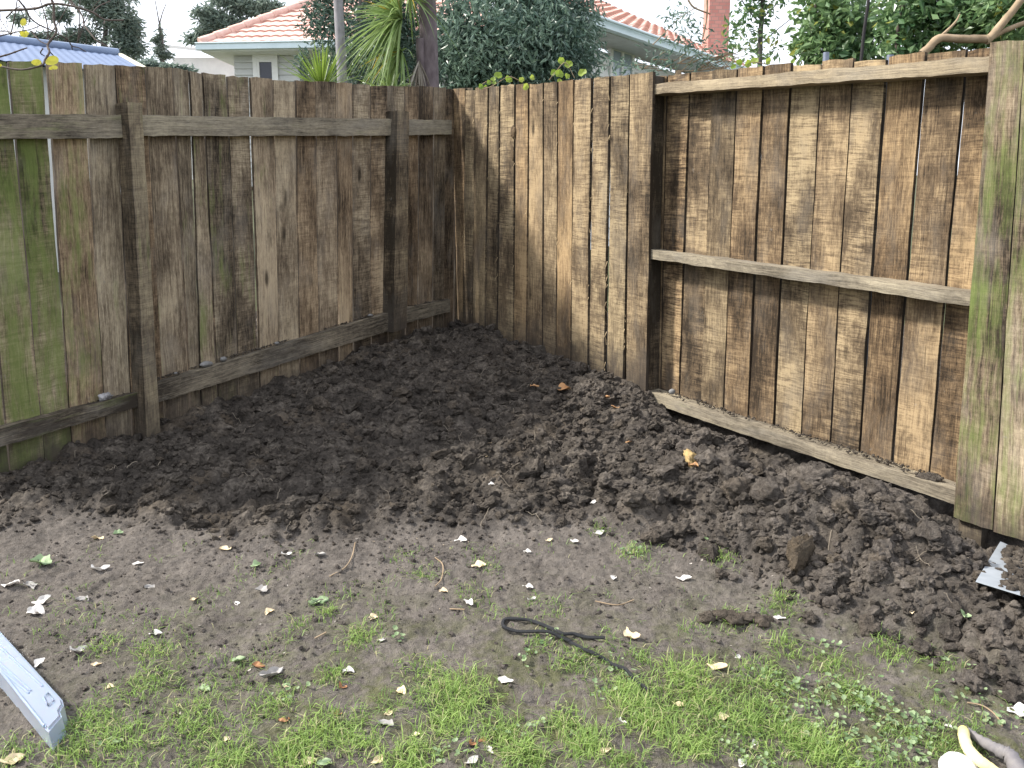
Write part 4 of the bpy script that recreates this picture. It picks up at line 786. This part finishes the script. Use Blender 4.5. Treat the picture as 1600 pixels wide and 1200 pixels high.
def crown(clumps, n, Lr, asp, seed, droop=.5, gap=.45, gs=3.0, third=0):
    rs = np.random.RandomState(seed); acc = Acc(); A = np.array([c[3] * c[4] for c in clumps], float); A /= A.sum()
    for c, f in zip(clumps, A):
        u, v, Y, ru, rv = c[:5]; k = Y / ray(u, v)[1] / F; o = at(u, v, Y); m = int(n * f * 2.2)
        q = rs.randn(m, 3); q /= np.linalg.norm(q, axis=1)[:, None]; q *= rs.rand(m)[:, None] ** .45 * (1 + .35 * (vnoise(q[:, 0] * 3 + u, q[:, 1] * 3, q[:, 2] * 3, 4)[:, None] - .5))
        P = o + q * (ru * k, min(ru, rv * 1.4) * k, rv * k); keep = vnoise(P[:, 0] * gs, P[:, 1] * gs, P[:, 2] * gs, seed) > gap * rs.rand(m) * 1.6
        P = P[keep][:int(n * f) + 1]; tone = np.clip(rs.rand(len(P)) * .8 + .6 * (vnoise(P[:, 0] * 2.3, P[:, 1] * 2.3, P[:, 2] * 2.3, 2) - .4), 0, 1)
        leaves(acc, P, rs.uniform(Lr[0], Lr[1], len(P)), asp, rs, droop, tone, .25, third)
    return acc
def stems(paths, Y):                                     # [(points, radius px start, end)]
    acc = Acc()
    for pts, r0, r1 in paths:
        Q = [at(p[0], p[1], p[2] if len(p) > 2 else Y) for p in pts]; k = Y / F; n = 5 * len(Q)
        tube(acc, spline(Q, n), np.linspace(r0, r1, n) * k, 8, (.5, .5, 0, 1), .12, int(pts[0][0]))
    return acc
def root(u, v, Y): p = at(u, v, Y); return (p[0], p[1], GB * min(Y, 30) - .03)
def footed(acc, u, v, Y, r):                             # a stem from the ground up to a picture point
    p = at(u, v, Y); b = np.array(root(u, v, Y)); Q = spline([b, b * .5 + p * .5 + (.02, .03, 0), p], 12); tube(acc, Q, np.linspace(r * 1.3, r, 12), 8, (.5, .5, 0, 1), .12, int(u))
def plant(name, label, cat, u, Y, crown_acc, mat, stem_acc=None, smat=None, group=None):
    t = thing(name, label, cat, root(u, 100, Y), group)
    if crown_acc: crown_acc.build('crown', mat, t, False)
    if stem_acc: stem_acc.build('trunk', smat or M['bark'], t)
    return t
GT = 'trees and shrubs beyond the fence'
st = stems([([(820, 160), (815, 60), (800, -60)], 5, 3), ([(835, 160), (860, 60), (880, -40)], 4, 2)], 9.3); footed(st, 825, 160, 9.3, .05)
plant('glossy_tree', 'large dark glossy leaved tree standing behind the fence corner', 'tree', 825, 9.3, crown([(740, 60, 9.2, 70, 85), (800, 10, 9.3, 90, 95), (850, 50, 9.1, 85, 95), (893, 45, 9.4, 56, 90), (800, 110, 9.0, 110, 55), (882, 105, 9.3, 54, 45), (800, -120, 9.4, 110, 90), (720, 120, 8.9, 50, 50), (790, 60, 8.9, 120, 90)], 26000, (.055, .10), .32, 41, .9, .42), M['bush'], st, M['bark'], GT)
st = stems([([(560, 160), (565, 60), (560, -40)], 4, 2)], 9.0); footed(st, 560, 160, 9.0, .04)
plant('dark_shrub', 'tall dark small leaved shrub behind the cabbage trees', 'shrub', 560, 9.0, crown([(540, 60, 9.0, 55, 60), (570, 105, 8.9, 75, 45), (505, 40, 9.2, 40, 50), (600, 20, 9.2, 60, 60), (640, 70, 9.4, 60, 80), (520, -40, 9.3, 50, 60), (480, 95, 9.0, 20, 30), (560, -90, 9.4, 80, 70), (580, 60, 9.2, 70, 75)], 13500, (.045, .08), .34, 42, .6, .5), M['bush_olive'], st, M['bark'], GT)
st = stems([([(150, 110), (165, 50), (150, -30)], 5, 2), ([(165, 60), (210, 85)], 2, 1), ([(140, 95), (100, 40)], 2, 1)], 25); footed(st, 150, 110, 25, .12)
plant('conifer_tree', 'blue green drooping conifer behind the blue iron roof', 'tree', 150, 25, crown([(175, 30, 25, 40, 30), (192, 70, 25, 28, 28), (150, -10, 25, 55, 30), (214, 78, 25, 20, 16), (205, 45, 25, 18, 22), (130, 55, 25, 28, 14), (90, 20, 25, 25, 12), (70, 60, 25, 45, 9), (100, 74, 25, 40, 8), (30, 28, 25, 14, 8), (180, 92, 25, 24, 12), (20, 70, 25, 25, 8)], 10000, (.12, .26), .22, 43, .3, .85, 1.6), M['needle'], st, M['bark'], GT)
st = stems([([(364, 72), (345, 52), (330, 35)], 2, 1), ([(364, 72), (385, 30), (400, 5)], 2, 1), ([(364, 110), (364, 72)], 3, 2)], 36); footed(st, 364, 110, 36, .15)
plant('umbrella_tree', 'tree with flat layered crown rising behind the tiled house', 'tree', 364, 36, crown([(324, 22, 36, 26, 13), (345, 36, 36, 28, 13), (364, 36, 36, 26, 12), (381, 8, 36, 32, 15), (410, 12, 36, 34, 13), (428, 12, 36, 16, 9), (301, 61, 36, 16, 9), (352, 0, 36, 22, 9), (375, 48, 36, 28, 10), (318, 50, 36, 22, 8)], 6500, (.16, .34), .3, 44, .2, .8, 1.4), M['needle'], st, M['bark'], GT)
st = stems([([(254, 112), (252, 60), (249, 38)], 4, 2), ([(249, 38), (245, 15), (241, -6)], 1, .5), ([(249, 38), (254, 20), (260, 5)], 1, .5)], 26); footed(st, 254, 112, 26, .1)
plant('thin_conifer', 'thin sparse conifer with a bare forked tip left of the tiled house', 'tree', 254, 26, crown([(250, 55, 26, 7, 14), (252, 80, 26, 11, 12), (244, 62, 26, 8, 5), (262, 86, 26, 10, 5)], 800, (.10, .2), .22, 45, .3, .5, 2), M['needle'], st, M['bark'], GT)
plant('low_shrub', 'low green shrub showing over the left fence beside the white garage', 'shrub', 258, 17, crown([(235, 104, 17, 26, 9), (262, 108, 17, 32, 7), (290, 110, 17, 18, 5)], 1500, (.08, .16), .35, 46, .2, .4), M['needle'], None, None, GT)
tw = [([(5, 100), (20, 40), (30, -20)], 1.2, .6), ([(60, 100), (75, 50), (60, -10)], 1.4, .6), ([(75, 60), (100, 20), (120, -20)], .8, .5), ([(110, 100), (122, 60), (125, 0)], 1.2, .6), ([(122, 60), (140, 20), (165, -10)], .8, .4), ([(30, 90), (50, 60), (90, 45)], .8, .4), ([(90, 95), (95, 70), (120, 50)], .8, .4), ([(20, 60), (0, 30)], .6, .4), ([(65, 30), (45, 5)], .6, .4)]
rs = np.random.RandomState(8)
for k in range(26): u, v = rs.uniform(0, 175), rs.uniform(30, 90); tw.append(([(u, v), (u + rs.uniform(-8, 8), v - 12), (u + rs.uniform(-18, 18), v - 26)], .5, .25))
st = stems(tw, 20); footed(st, 60, 100, 20, .05); plant('bare_tree', 'leafless brown twiggy tree over the blue iron roof', 'tree', 60, 20, None, None, st, M['twig'], GT)
# right hand trees
st = stems([([(1262, 110), (1268, 50), (1276, 5), (1280, -40)], 3.5, 2.5), ([(1268, 55), (1290, 20), (1310, -10)], 1.5, 1)], 5.8); footed(st, 1262, 110, 5.8, .02)
plant('leafy_tree', 'bright green broad leaved tree with a brown stem behind the railed panel', 'tree', 1300, 5.8, crown([(1300, 20, 5.8, 65, 55), (1260, 70, 5.8, 30, 26), (1350, 50, 5.9, 60, 55), (1310, 80, 5.7, 60, 25), (1300, -60, 6, 90, 50)], 4600, (.040, .075), .5, 51, .5, .55, 4, .03), M['tree_right'], st, M['twig'], GT)
st = stems([([(1400, 100), (1404, 40), (1420, -30)], 3, 2.5), ([(1462, 90), (1470, 10), (1490, -40)], 8, 6), ([(1470, 20), (1440, -10)], 3, 2)], 5.0); footed(st, 1400, 100, 5.0, .03)
plant('leafy_tree', 'dense green broad leaved tree at the upper right beyond the fence', 'tree', 1480, 5.0, crown([(1420, 30, 5.1, 60, 60), (1480, 20, 5.0, 70, 60), (1550, 10, 4.8, 70, 55), (1440, 75, 5.0, 60, 25), (1600, 0, 4.6, 70, 60), (1530, 60, 4.9, 50, 25), (1500, -80, 5.0, 120, 50)], 5600, (.038, .07), .5, 52, .5, .5, 4, .02), M['tree_right'], st, M['twig'], GT)
st = stems([([(1187, 115), (1188, 60), (1192, 0), (1190, -50)], 4, 3), ([(1188, 70), (1210, 50), (1235, 30)], 1, .6), ([(1190, 40), (1165, 10), (1150, -20)], 1.2, .7), ([(1190, 30), (1215, 5)], 1, .6)], 6.4); footed(st, 1187, 115, 6.4, .022)
plant('sparse_tree', 'slender grey stemmed tree with sparse leaves in front of the brick chimney', 'tree', 1187, 6.4, crown([(1165, 25, 6.4, 35, 35), (1195, 70, 6.4, 30, 35), (1200, 5, 6.4, 35, 30), (1150, 70, 6.5, 25, 25), (1180, -50, 6.4, 60, 40)], 900, (.03, .065), .45, 53, .4, .45, 5, .05), M['tree_right'], st, M['bark'], GT)
rs = np.random.RandomState(9); tw = []
for k in range(34):
    u = rs.uniform(985, 1140); v = rs.uniform(90, 112); a_ = rs.uniform(-.5, .5); L = rs.uniform(15, 60); tw.append(([(u, v), (u + L * .5, v - L * rs.uniform(-.1, .45)), (u + L, v - L * rs.uniform(-.1, .6))], rs.uniform(.5, 1.3), .4))
tw += [([(1075, 0), (1085, 12), (1110, 22)], 1.5, 1.2), ([(1105, 0), (1104, 30), (1098, 60)], 1.6, 1), ([(1020, 70), (1060, 30), (1090, 10)], .8, .5)]
st = stems(tw, 5.6); footed(st, 1060, 110, 5.6, .02)
plant('twiggy_shrub', 'half bare twiggy shrub with narrow leaves in front of the white house', 'shrub', 1060, 5.6, crown([(1020, 90, 5.6, 40, 30), (1070, 60, 5.6, 40, 40), (975, 100, 5.6, 40, 16), (1100, 80, 5.6, 35, 30), (1060, 20, 5.6, 30, 20)], 420, (.03, .06), .28, 54, .5, .4, 5, .1), M['bush'], st, M['pale_branch'], GT)
# cabbage trees
def swords(acc, o, n, L, W, rs, up=(-.5, 1.), droop=.9, tone=(.2, 1.), third=0, az=None):
    for k in range(n):
        a_ = rs.rand() * 6.283 if az is None else rs.uniform(*az); e = rs.uniform(*up); l = L * rs.uniform(.6, 1.1); w_ = W * rs.uniform(.7, 1.1); d = np.array([math.cos(a_) * math.cos(e), math.sin(a_) * math.cos(e), math.sin(e)]); m = 7
        t_ = np.linspace(0, 1, m)[:, None]; P = o + d * t_ * l - np.array([0, 0, 1]) * (t_ ** 2) * l * droop * rs.uniform(.3, 1.0) * (1 - .3 * math.sin(e))
        sd_ = np.cross(d, [0, 0, 1.]); sd_ /= np.linalg.norm(sd_) + 1e-6; wv = w_ * np.sin(np.pi * np.clip(t_ * .85 + .15, 0, 1)) ** .6 * (1 - t_ ** 4 * .8); tw_ = sd_ * math.cos(k) + np.cross(sd_, d) * math.sin(k) * .6
        V = np.stack([P - tw_ * wv, P + np.array([0, 0, -.3]) * wv, P + tw_ * wv], 0); c = (rs.uniform(*tone), (rs.rand() < third) * .95, 0, 1); acc.add(V.reshape(-1, 3), grid_faces(3, m), c)
rs = np.random.RandomState(12)
ct = thing('cabbage_tree', 'cabbage tree with arching sword leaves and a dark trunk, behind the fence corner', 'tree', root(665, 130, 7.6), GT)
acc = Acc(); footed(acc, 666, -30, 7.65, .072); footed(acc, 656, 60, 7.6, .035); acc.build('trunk', flat('purple grey bark', (.17, .14, .15), (.09, .072, .078), 20, .9, .006, .2, 0, (1, 1, .4)), ct)
acc = Acc(); swords(acc, at(628, 30, 7.5), 230, .58, .010, rs, (-1.0, 1.2), .70, (.2, 1), .04, (1.9, 4.7)); swords(acc, at(640, -5, 7.5), 70, .45, .010, rs, (-.6, 1.2), .8, (.1, .9), .04); swords(acc, at(628, 80, 7.5), 50, .42, .013, rs, (-1.2, .4), .8, (.2, .9), .10, (2., 5.2)); swords(acc, at(610, 150, 7.4), 40, .38, .012, rs, (.3, 1.4), .6, (.3, 1), .03)
acc.build('leaf_head', M['cabbage'], ct, False)
acc = Acc(); swords(acc, at(655, 95, 7.55), 46, .34, .010, rs, (-1.5, -.9), .3, (0, 1)); acc.build('dead_leaf_skirt', M['dead_leaf'], ct, False)
ct = thing('cabbage_tree', 'slim pale trunked cabbage tree left of the bushy one', 'tree', root(523, 130, 7.9), GT)
acc = Acc(); footed(acc, 522, -120, 7.9, .040); acc.build('trunk', flat('pale grey bark', (.30, .29, .31), (.19, .18, .19), 24, .9, .005, .2, 0, (1, 1, .5)), ct)
acc = Acc(); swords(acc, at(522, -120, 7.9), 120, .5, .014, rs, (-.6, 1.3), .6); acc.build('leaf_head', M['cabbage'], ct, False)
acc = Acc(); swords(acc, at(503, 142, 7.3), 130, .44, .007, rs, (.5, 1.5), .28, (.2, 1.), .02)
yc = thing('young_cabbage_tree', 'young bright green tuft of sword leaves at the foot of the slim trunk', 'plant', root(503, 140, 7.3), GT); acc.build('leaf_head', M['cabbage_young'], yc, False)
acc = Acc(); footed(acc, 503, 142, 7.3, .03); acc.build('trunk', M['bark'], yc)
# vines creeping over the fence top
def vine(pts, lv, Y, label):
    t = thing('vine', label, 'vine', tuple(at(*pts[0], Y)), 'vine shoots on the fence top'); acc = Acc(); tube(acc, spline([at(*p, Y) for p in pts], 16), .0022, 6, (.5, .5, 0, 1)); acc.build('stem', M['pale_branch'], t)
    rs = np.random.RandomState(int(pts[0][0]))
    for (u, v, s_) in lv:
        acc = Acc(); leafdisc(acc, at(u, v, Y) + rs.randn(3) * (.004, .02, .004), np.array([rs.uniform(-.6, .6), -1, rs.uniform(-.2, .6)]), np.array([rs.uniform(-1, 1), 0, rs.uniform(-1, 1)]), s_ * Y / F, s_ * Y / F, (rs.rand(), 0, 0, 1), .15, 10, True); acc.build('leaf', M['vine'], t, False)
vine([(752, 132), (765, 126), (772, 136)], [(766, 126, 9), (776, 131, 7), (758, 131, 6)], 6.1, 'small vine shoot with tiny leaves nearest the fence corner')
vine([(752, 140), (770, 134), (795, 120), (815, 128)], [(754, 132, 10), (785, 120, 13), (792, 116, 10), (775, 124, 9), (800, 122, 9), (812, 128, 9), (824, 130, 11), (830, 124, 9)], 5.6, 'low vine shoot creeping along the fence top left of the taller shoot')
vine([(858, 125), (870, 110), (884, 98), (898, 122)], [(875, 96, 12), (882, 104, 13), (868, 108, 10), (880, 116, 15), (902, 118, 14), (888, 124, 9), (872, 122, 8)], 5.45, 'tallest pale green vine shoot standing above the sunlit palings')
vine([(1150, 110), (1175, 98), (1200, 100)], [(1160, 100, 12), (1172, 96, 13), (1184, 98, 13), (1195, 100, 11), (1150, 104, 9), (1235, 98, 8)], 4.75, 'yellow green vine leaves at the top of the recessed panel')
# pruned branch over the fence
st = stems([([(1440, 84), (1450, 76), (1468, 60), (1500, 61), (1545, 61)], 6, 6), ([(1455, 70), (1490, 38), (1500, 22)], 2.5, 1), ([(1540, 63), (1548, 58), (1575, 26), (1602, -8), (1640, -50)], 6.5, 5), ([(1542, 64), (1572, 47), (1625, 27), (1700, 0)], 4, 3)], 3.75)
o = st.build('cut_branch', M['pale_branch'], None, True, at(1500, 60, 3.75)); tag(o, 'pale brown forked bare branch lying across the fence top at the right', 'branch')
# steel pipes behind the recessed panel
for (u, v, lab) in [(1391, 86, 'blue grey steel pipe end showing in a gap of the recessed palings'), (1291, 82, 'blue grey steel pipe end above the palings, left of another')]:
    acc = Acc(); p = PREC.off(-.06).hit(u, v); tube(acc, [p, (p[0], p[1], plane_z(p[0], p[1]) - .2)], .014, 12); tag(acc.build('pipe', M['pipe'], None, True, p), lab, 'pipe', 'steel pipes behind the fence')
acc = Acc(); tube(acc, spline([at(1345, 100, 4.6), at(1350, 50, 4.6), at(1357, 0, 4.6), at(1362, -60, 4.6)], 12), .0085, 8); p = at(1345, 100, 4.6); tube(acc, [p, (p[0], p[1], GB * 4.6 - .05)], .0085, 8); tag(acc.build('plant_stake', flat('dark stake', (.03, .028, .03), None, 20, .8), None, True, p), 'thin dark upright stake behind the recessed panel', 'stake')
# twiggy branch hanging in at the top left, near the camera
BR = [[(330, -260), (430, -120), (490, -10), (515, 50), (520, 200), (540, 310), (460, 430), (475, 500), (430, 580), (415, 620), (330, 650), (200, 670), (60, 650), (-20, 625)], [(-60, 105), (0, 100), (240, 90), (370, 75), (500, 35), (700, 60), (890, 120), (1010, 190), (1190, 195)], [(130, -80), (180, 0), (250, 90), (290, 170), (380, 240), (540, 310)],
      [(540, 320), (650, 380), (690, 440), (760, 460), (830, 500)], [(620, -120), (680, 0), (790, 150), (810, 240), (870, 320), (930, 390), (1040, 450)], [(-40, 560), (0, 545), (90, 520), (200, 480), (260, 460)], [(890, 120), (950, 60), (1060, 10)], [(0, 345), (150, 310), (300, 280), (400, 240)], [(300, 300), (380, 390), (460, 430)],
      [(410, 470), (390, 510), (430, 540)], [(290, 170), (275, 240)], [(60, 170), (130, 100), (190, 60)], [(690, 440), (695, 480)], [(480, 500), (520, 540)], [(1010, 190), (1000, 230)], [(500, 35), (480, -60), (430, -120)], [(700, 60), (640, -40), (620, -120)], [(-40, 300), (60, 300), (140, 320)]]
bt = thing('bare_branch', 'bare brown twigs with a few yellow leaves hanging in at the top left', 'branch', tuple(at(70, 60, 2.3)))
acc = Acc(); rs = np.random.RandomState(4)
for i, b_ in enumerate(BR):
    Q = [at(x / 6.154, y / 6.154, 2.3 + .05 * math.sin(i * 2 + j * .5)) for j, (x, y) in enumerate(b_)]; n = 7 * len(Q); r0 = .0034 if i in (0, 1) else .0025 if i in (2, 4, 5) else .0017
    tube(acc, spline(Q, n), np.linspace(r0, r0 * .6, n) * (1 + .35 * (np.arange(n) % 7 == 0)), 7, (.5, .5, 0, 1))
acc.build('twigs', M['twig'], bt)
for (x, y, s_, dx, dy) in [(430, 600, 20, .9, -.35), (400, 600, 14, -1, .1), (495, 640, 9, .8, .2), (470, 665, 7, .5, -.3), (215, 250, 12, .2, -1), (190, 310, 12, .9, .5), (240, 300, 7, .4, .4), (20, 630, 7, -1, 0)]:
    acc = Acc(); leafdisc(acc, at(x / 6.154, y / 6.154, 2.28), np.array([.2, -1, .3]), np.array([dx, .1, -dy]), s_ * 2.3 / F, s_ * .72 * 2.3 / F, (rs.rand(), 0, 0, 1), .08, 12); acc.build('leaf', M['yellow_leaf'], bt, False)
# ------------------------------------------------------------------ beyond the fence: buildings
# shed with a blue grey corrugated roof
e1 = at(222, 107, 11.4); r1 = at(185, 86, 12.94); r0 = at(0, 64, 12.0); rd = (r0 - r1); rd[2] = 0; rd /= np.linalg.norm(rd)
sh = thing('shed', 'shed with blue grey corrugated iron roof over the left fence', 'shed', (r1[0], r1[1], GB * 12.5))
acc = Acc(); nL = 900; dn = e1 - r1; tt_ = np.linspace(0, 1, nL)[:, None]; Lr = 6.5
for k in (0, 1):
    top = r1 + rd * tt_ * Lr + np.array([0, 0, 1]) * (.0045 * np.sin(tt_ * Lr * 2 * np.pi / .10))
    d_ = dn * 1.5 if k == 0 else np.array([-dn[0], -dn[1], dn[2]]) * 1.5
    V = np.stack([top, top + d_], 1); acc.add(V.reshape(-1, 3), grid_faces(nL, 2))
acc.build('roof', M['iron'], sh)
acc = Acc(); tube(acc, [r1 + (0, 0, .02), r1 + rd * Lr + (0, 0, .02)], .07, 8); acc.build('ridge_cap', flat('pale iron ridge', (.20, .26, .38), None, 4, .5), sh)
acc = Acc(); obox(acc, r1 - rd * .05 + (0, 0, -.03), rd * .06, dn * 1.5, (0, 0, .06)); acc.build('barge_board', flat('cream barge board', (.70, .66, .50), None, 4, .6), sh)
acc = Acc(); wb = r1 + rd * .15 + dn * 1.35; bz = GB * 11 - .2; back = np.array([-dn[0], -dn[1], 0]) * 2.7
obox(acc, (wb[0], wb[1], bz), rd * (Lr - .3), back, (0, 0, wb[2] - .05 - bz)); acc.build('wall', M['grey_paint'], sh)
# tiled house
def strip_wall(acc, o, ex, h, n_, out):                  # overlapping weatherboards
    o = np.array(o, float); ex = np.array(ex, float); bh = h / n_
    for k in range(n_):
        a_ = o + (0, 0, k * bh); obox(acc, a_ + out * .04, ex, -out * .05, (0, 0, .02)); P = [a_ + out * .04 + (0, 0, .02), a_ + ex + out * .04 + (0, 0, .02), a_ + ex + (0, 0, bh), a_ + (0, 0, bh)]
        acc.add(P, np.array([[0, 1, 2, 3]]))
ha = thing('house', 'pale grey weatherboard house with an orange tiled hip roof, left of the trees', 'house', (-6.5, 24, 2.5))
E0 = at(314, 69, 24); ea = R(-5); EX = np.array([math.cos(ea), math.sin(ea), 0]); EY = np.array([-math.sin(ea), math.cos(ea), 0]); Z = np.array([0, 0, 1.])
TP = .66; W_ = 9.0; acc = Acc(); nC = 22; cs = .34
for k in range(nC):
    y0, y1 = k * cs * .85, (k + 1) * cs * .85 + .03; xs_ = np.arange(y0 - .05, W_ - y0 + .05, .045)
    if len(xs_) < 3: break
    wv = .028 * np.abs(np.sin(xs_ * np.pi / .26)); lo = E0 + EX * xs_[:, None] + EY * y0 + Z * (y0 * TP + .05 + wv)[:, None]; hi = E0 + EX * xs_[:, None] + EY * y1 + Z * (y1 * TP + wv)[:, None]; un = lo - Z * .07 + EY * .07
    V = np.stack([un, lo, hi], 1); acc.add(V.reshape(-1, 3), grid_faces(len(xs_), 3))
rf = None
o = acc.build('roof', M['tile'], ha, False); 
acc = Acc()                                              # left slope of the hip, plain tiles
for k in range(nC):
    y0, y1 = k * cs * .85, (k + 1) * cs * .85 + .03; acc.add([E0 + EX * y0 + EY * y0 + Z * (y0 * TP + .03), E0 + EX * y1 + EY * y1 + Z * y1 * TP, E0 + EX * y1 + EY * (W_ - y1) + Z * y1 * TP, E0 + EX * y0 + EY * (W_ - y0) + Z * (y0 * TP + .03)], np.array([[0, 1, 2, 3]]))
    if y1 > W_ / 2: break
acc.build('roof', M['tile'], ha, False)
acc = Acc(); hp = EX + EY + Z * TP
for k in range(15):
    a_ = E0 + hp * (k * .30 - .02) + Z * .05; tube(acc, [a_, a_ + hp * .16, a_ + hp * .33], [.13, .12, .105], 8)
acc.build('hip_cap', M['tile'], ha)
acc = Acc(); obox(acc, E0 - EY * .13 - Z * .16 - EX * .1, EX * (W_ + .1), EY * .13, Z * .16); tube(acc, [E0 - EY * .14 - EX * .1, E0 - EY * .14 + EX * W_], .022, 6); acc.build('gutter', M['gutter'], ha)
acc = Acc(); obox(acc, E0 - Z * .19, EX * W_, EY * W_, Z * .03); acc.build('soffit', M['white_paint'], ha)
acc = Acc(); wl = at(365, 80, 24.55); wr = at(467, 80, 24.5); wx = wr - wl; wx[2] = 0; hw = E0[2] - .2 - 2.6; wo = np.array([wx[1], -wx[0], 0]) / np.linalg.norm(wx)
WB = np.array([wl[0], wl[1], 2.6]); strip_wall(acc, WB, wx, hw, 21, wo)
obox(acc, WB - wo * .03, wx, -wo * 6, Z * hw); acc.build('wall', M['grey_paint'], ha, False)
acc = Acc(); obox(acc, WB + wx - wo * .45, wx * 3.2, -wo * .2, Z * hw); o = acc.build('wall', flat('dark recess wall', (.30, .31, .31), None, 3, .7), ha); 
def on(u, v): 
    Pw = Plane(WB + wo * .075, wo); return Pw.hit(u, v)
win = Acc(); a_, b_, c_, d_ = on(394, 82), on(433, 82), on(433, 150), on(394, 150)
ux = (b_ - a_); ux[2] = 0; hz = a_[2] - c_[2]
def fr(acc, x0, x1, z0, z1, k): obox(acc, a_ + ux * x0 - Z * hz * z1 + wo * k, ux * (x1 - x0), -wo * .06, Z * hz * (z1 - z0))
fr(win, 0, .16, 0, 1, .03); fr(win, .84, 1, 0, 1, .03); fr(win, .16, .84, 0, .14, .03); fr(win, -.06, 1.06, -.06, 0, .05); fr(win, .16, .26, .14, 1, .02); fr(win, .76, .84, .14, 1, .02); fr(win, .26, .76, .14, .22, .02)
w0 = win.build('window', M['white_paint'], ha, False); acc = Acc(); fr(acc, .26, .76, .22, 1, -.01); g_ = acc.build('pane', M['glass'], None, False); wloc = g_.location.copy(); g_.parent = w0; g_.location = wloc - w0.location - ha.location
# sunlit white garage beyond
gA = at(268, 74, 30); gB = at(420, 90, 30); ga = thing('garage', 'bright white wall of a low garage left of the tiled house', 'garage', (gA[0], gA[1], 3.1))
acc = Acc(); obox(acc, (gA[0], gA[1], 3.0), (gB[0] - gA[0], 0, 0), (0, 3, 0), (0, 0, gB[2] - 3.0)); acc.build('wall', M['white_paint'], ga, False)
acc = Acc(); q = np.array([gA, gB + (.3, 0, 0)]); acc.add([q[0] + (-.3, -.3, .05), q[1] + (0, -.3, 0), q[1] + (0, 3.3, .5), q[0] + (-.3, 3.3, .55)], np.array([[0, 1, 2, 3]])); acc.add([q[0] + (-.3, -.3, -.05), q[1] + (0, -.3, -.1), q[1] + (0, -.3, 0), q[0] + (-.3, -.3, .05)], np.array([[0, 1, 2, 3]])); acc.build('roof', M['white_paint'], ga, False)
# white house on the right
hb = thing('house', 'white house with red tiled roof and pale gutters, right of the dark tree', 'house', (2.5, 12.5, 1.3))
S0 = at(948, 38, 11.0); S1 = at(1145, 105, 13.86); hx = S1 - S0; hx[2] = 0; hl = np.linalg.norm(hx); hx /= hl; hin = np.array([-hx[1], hx[0], 0]); Sz = S0[2]
def HB(a_, b_, z): return np.array([S0[0], S0[1], 0]) + hx * a_ + hin * b_ + Z * z
acc = Acc(); TPb = .5
for k in range(18):
    b0_, b1_ = k * .29, (k + 1) * .29 + .03; xs_ = np.arange(-1.2 + b0_, hl + 2.0, .06); wv = .028 * np.abs(np.sin(xs_ * np.pi / .26))
    lo = np.array([HB(x, b0_, Sz + b0_ * TPb + .05) for x in xs_]) + Z * wv[:, None]; hi = np.array([HB(x, b1_, Sz + b1_ * TPb) for x in xs_]) + Z * wv[:, None]
    acc.add(np.stack([lo - Z * .07 + hin * .07, lo, hi], 1).reshape(-1, 3), grid_faces(len(xs_), 3))
rfb = acc.build('roof', M['tile'], hb, False)
acc = Acc(); obox(acc, HB(-1.3, -.10, Sz - .085), hx * (hl + 3), hin * .10, Z * .085); tube(acc, [HB(-1.3, -.13, Sz), HB(hl + 1.6, -.13, Sz)], .02, 6); acc.build('gutter', M['gutter'], hb)
acc = Acc(); obox(acc, HB(-1.2, -.002, Sz - .10), hx * (hl + 2.6), hin * .55, Z * .03); acc.build('soffit', flat('grey soffit', (.55, .57, .58), None, 3, .7), hb)
acc = Acc(); strip_wall(acc, HB(-.9, .5, 1.0), hx * (hl + 2.2), Sz - 1.15, 17, -hin); obox(acc, HB(-.9, .53, 1.0), hx * (hl + 2.2), hin * 1.0, Z * (Sz - 1.15)); acc.build('wall', M['white_paint'], hb, False)
def hbw(u, v): return Plane(HB(0, .44, 0), -hin).hit(u, v)
q0, q1 = hbw(955, 70), hbw(992, 95); wx_ = q1 - q0; wx_[2] = 0; wf = Acc()
for (a_, b_, z0, z1) in [(0, .1, 0, 1.2), (.9, 1., 0, 1.2), (.1, .9, 1.1, 1.2), (.46, .54, 0, 1.1)]: obox(wf, q0 + wx_ * a_ + Z * (z0 - 1.15), wx_ * (b_ - a_), hin * .05, Z * (z1 - z0))
w1 = wf.build('window', M['white_paint'], hb, False); acc = Acc(); obox(acc, q0 + wx_ * .1 + Z * -1.15 + hin * .02, wx_ * .8, hin * .02, Z * 1.1); g_ = acc.build('pane', flat('pale reflecting glass', (.35, .42, .48), None, 2, .05, 0, .8), None, False); wloc = g_.location.copy(); g_.parent = w1; g_.location = wloc - w1.location - hb.location
acc = Acc(); c0 = at(1106, 76, 14.6); c1 = at(1138, 76, 14.6); obox(acc, (c0[0], c0[1], Sz - .3), (c1[0] - c0[0], 0, 0), (0, .45, 0), (0, 0, 2.6)); obox(acc, (c0[0] - .05, c0[1] - .05, Sz + 2.2), (c1[0] - c0[0] + .1, 0, 0), (0, .55, 0), (0, 0, .15)); ch = acc.build('chimney', M['brick'], None, False); cl = ch.location.copy(); ch.parent = rfb; ch.location = cl - rfb.location - hb.location


# TAIL
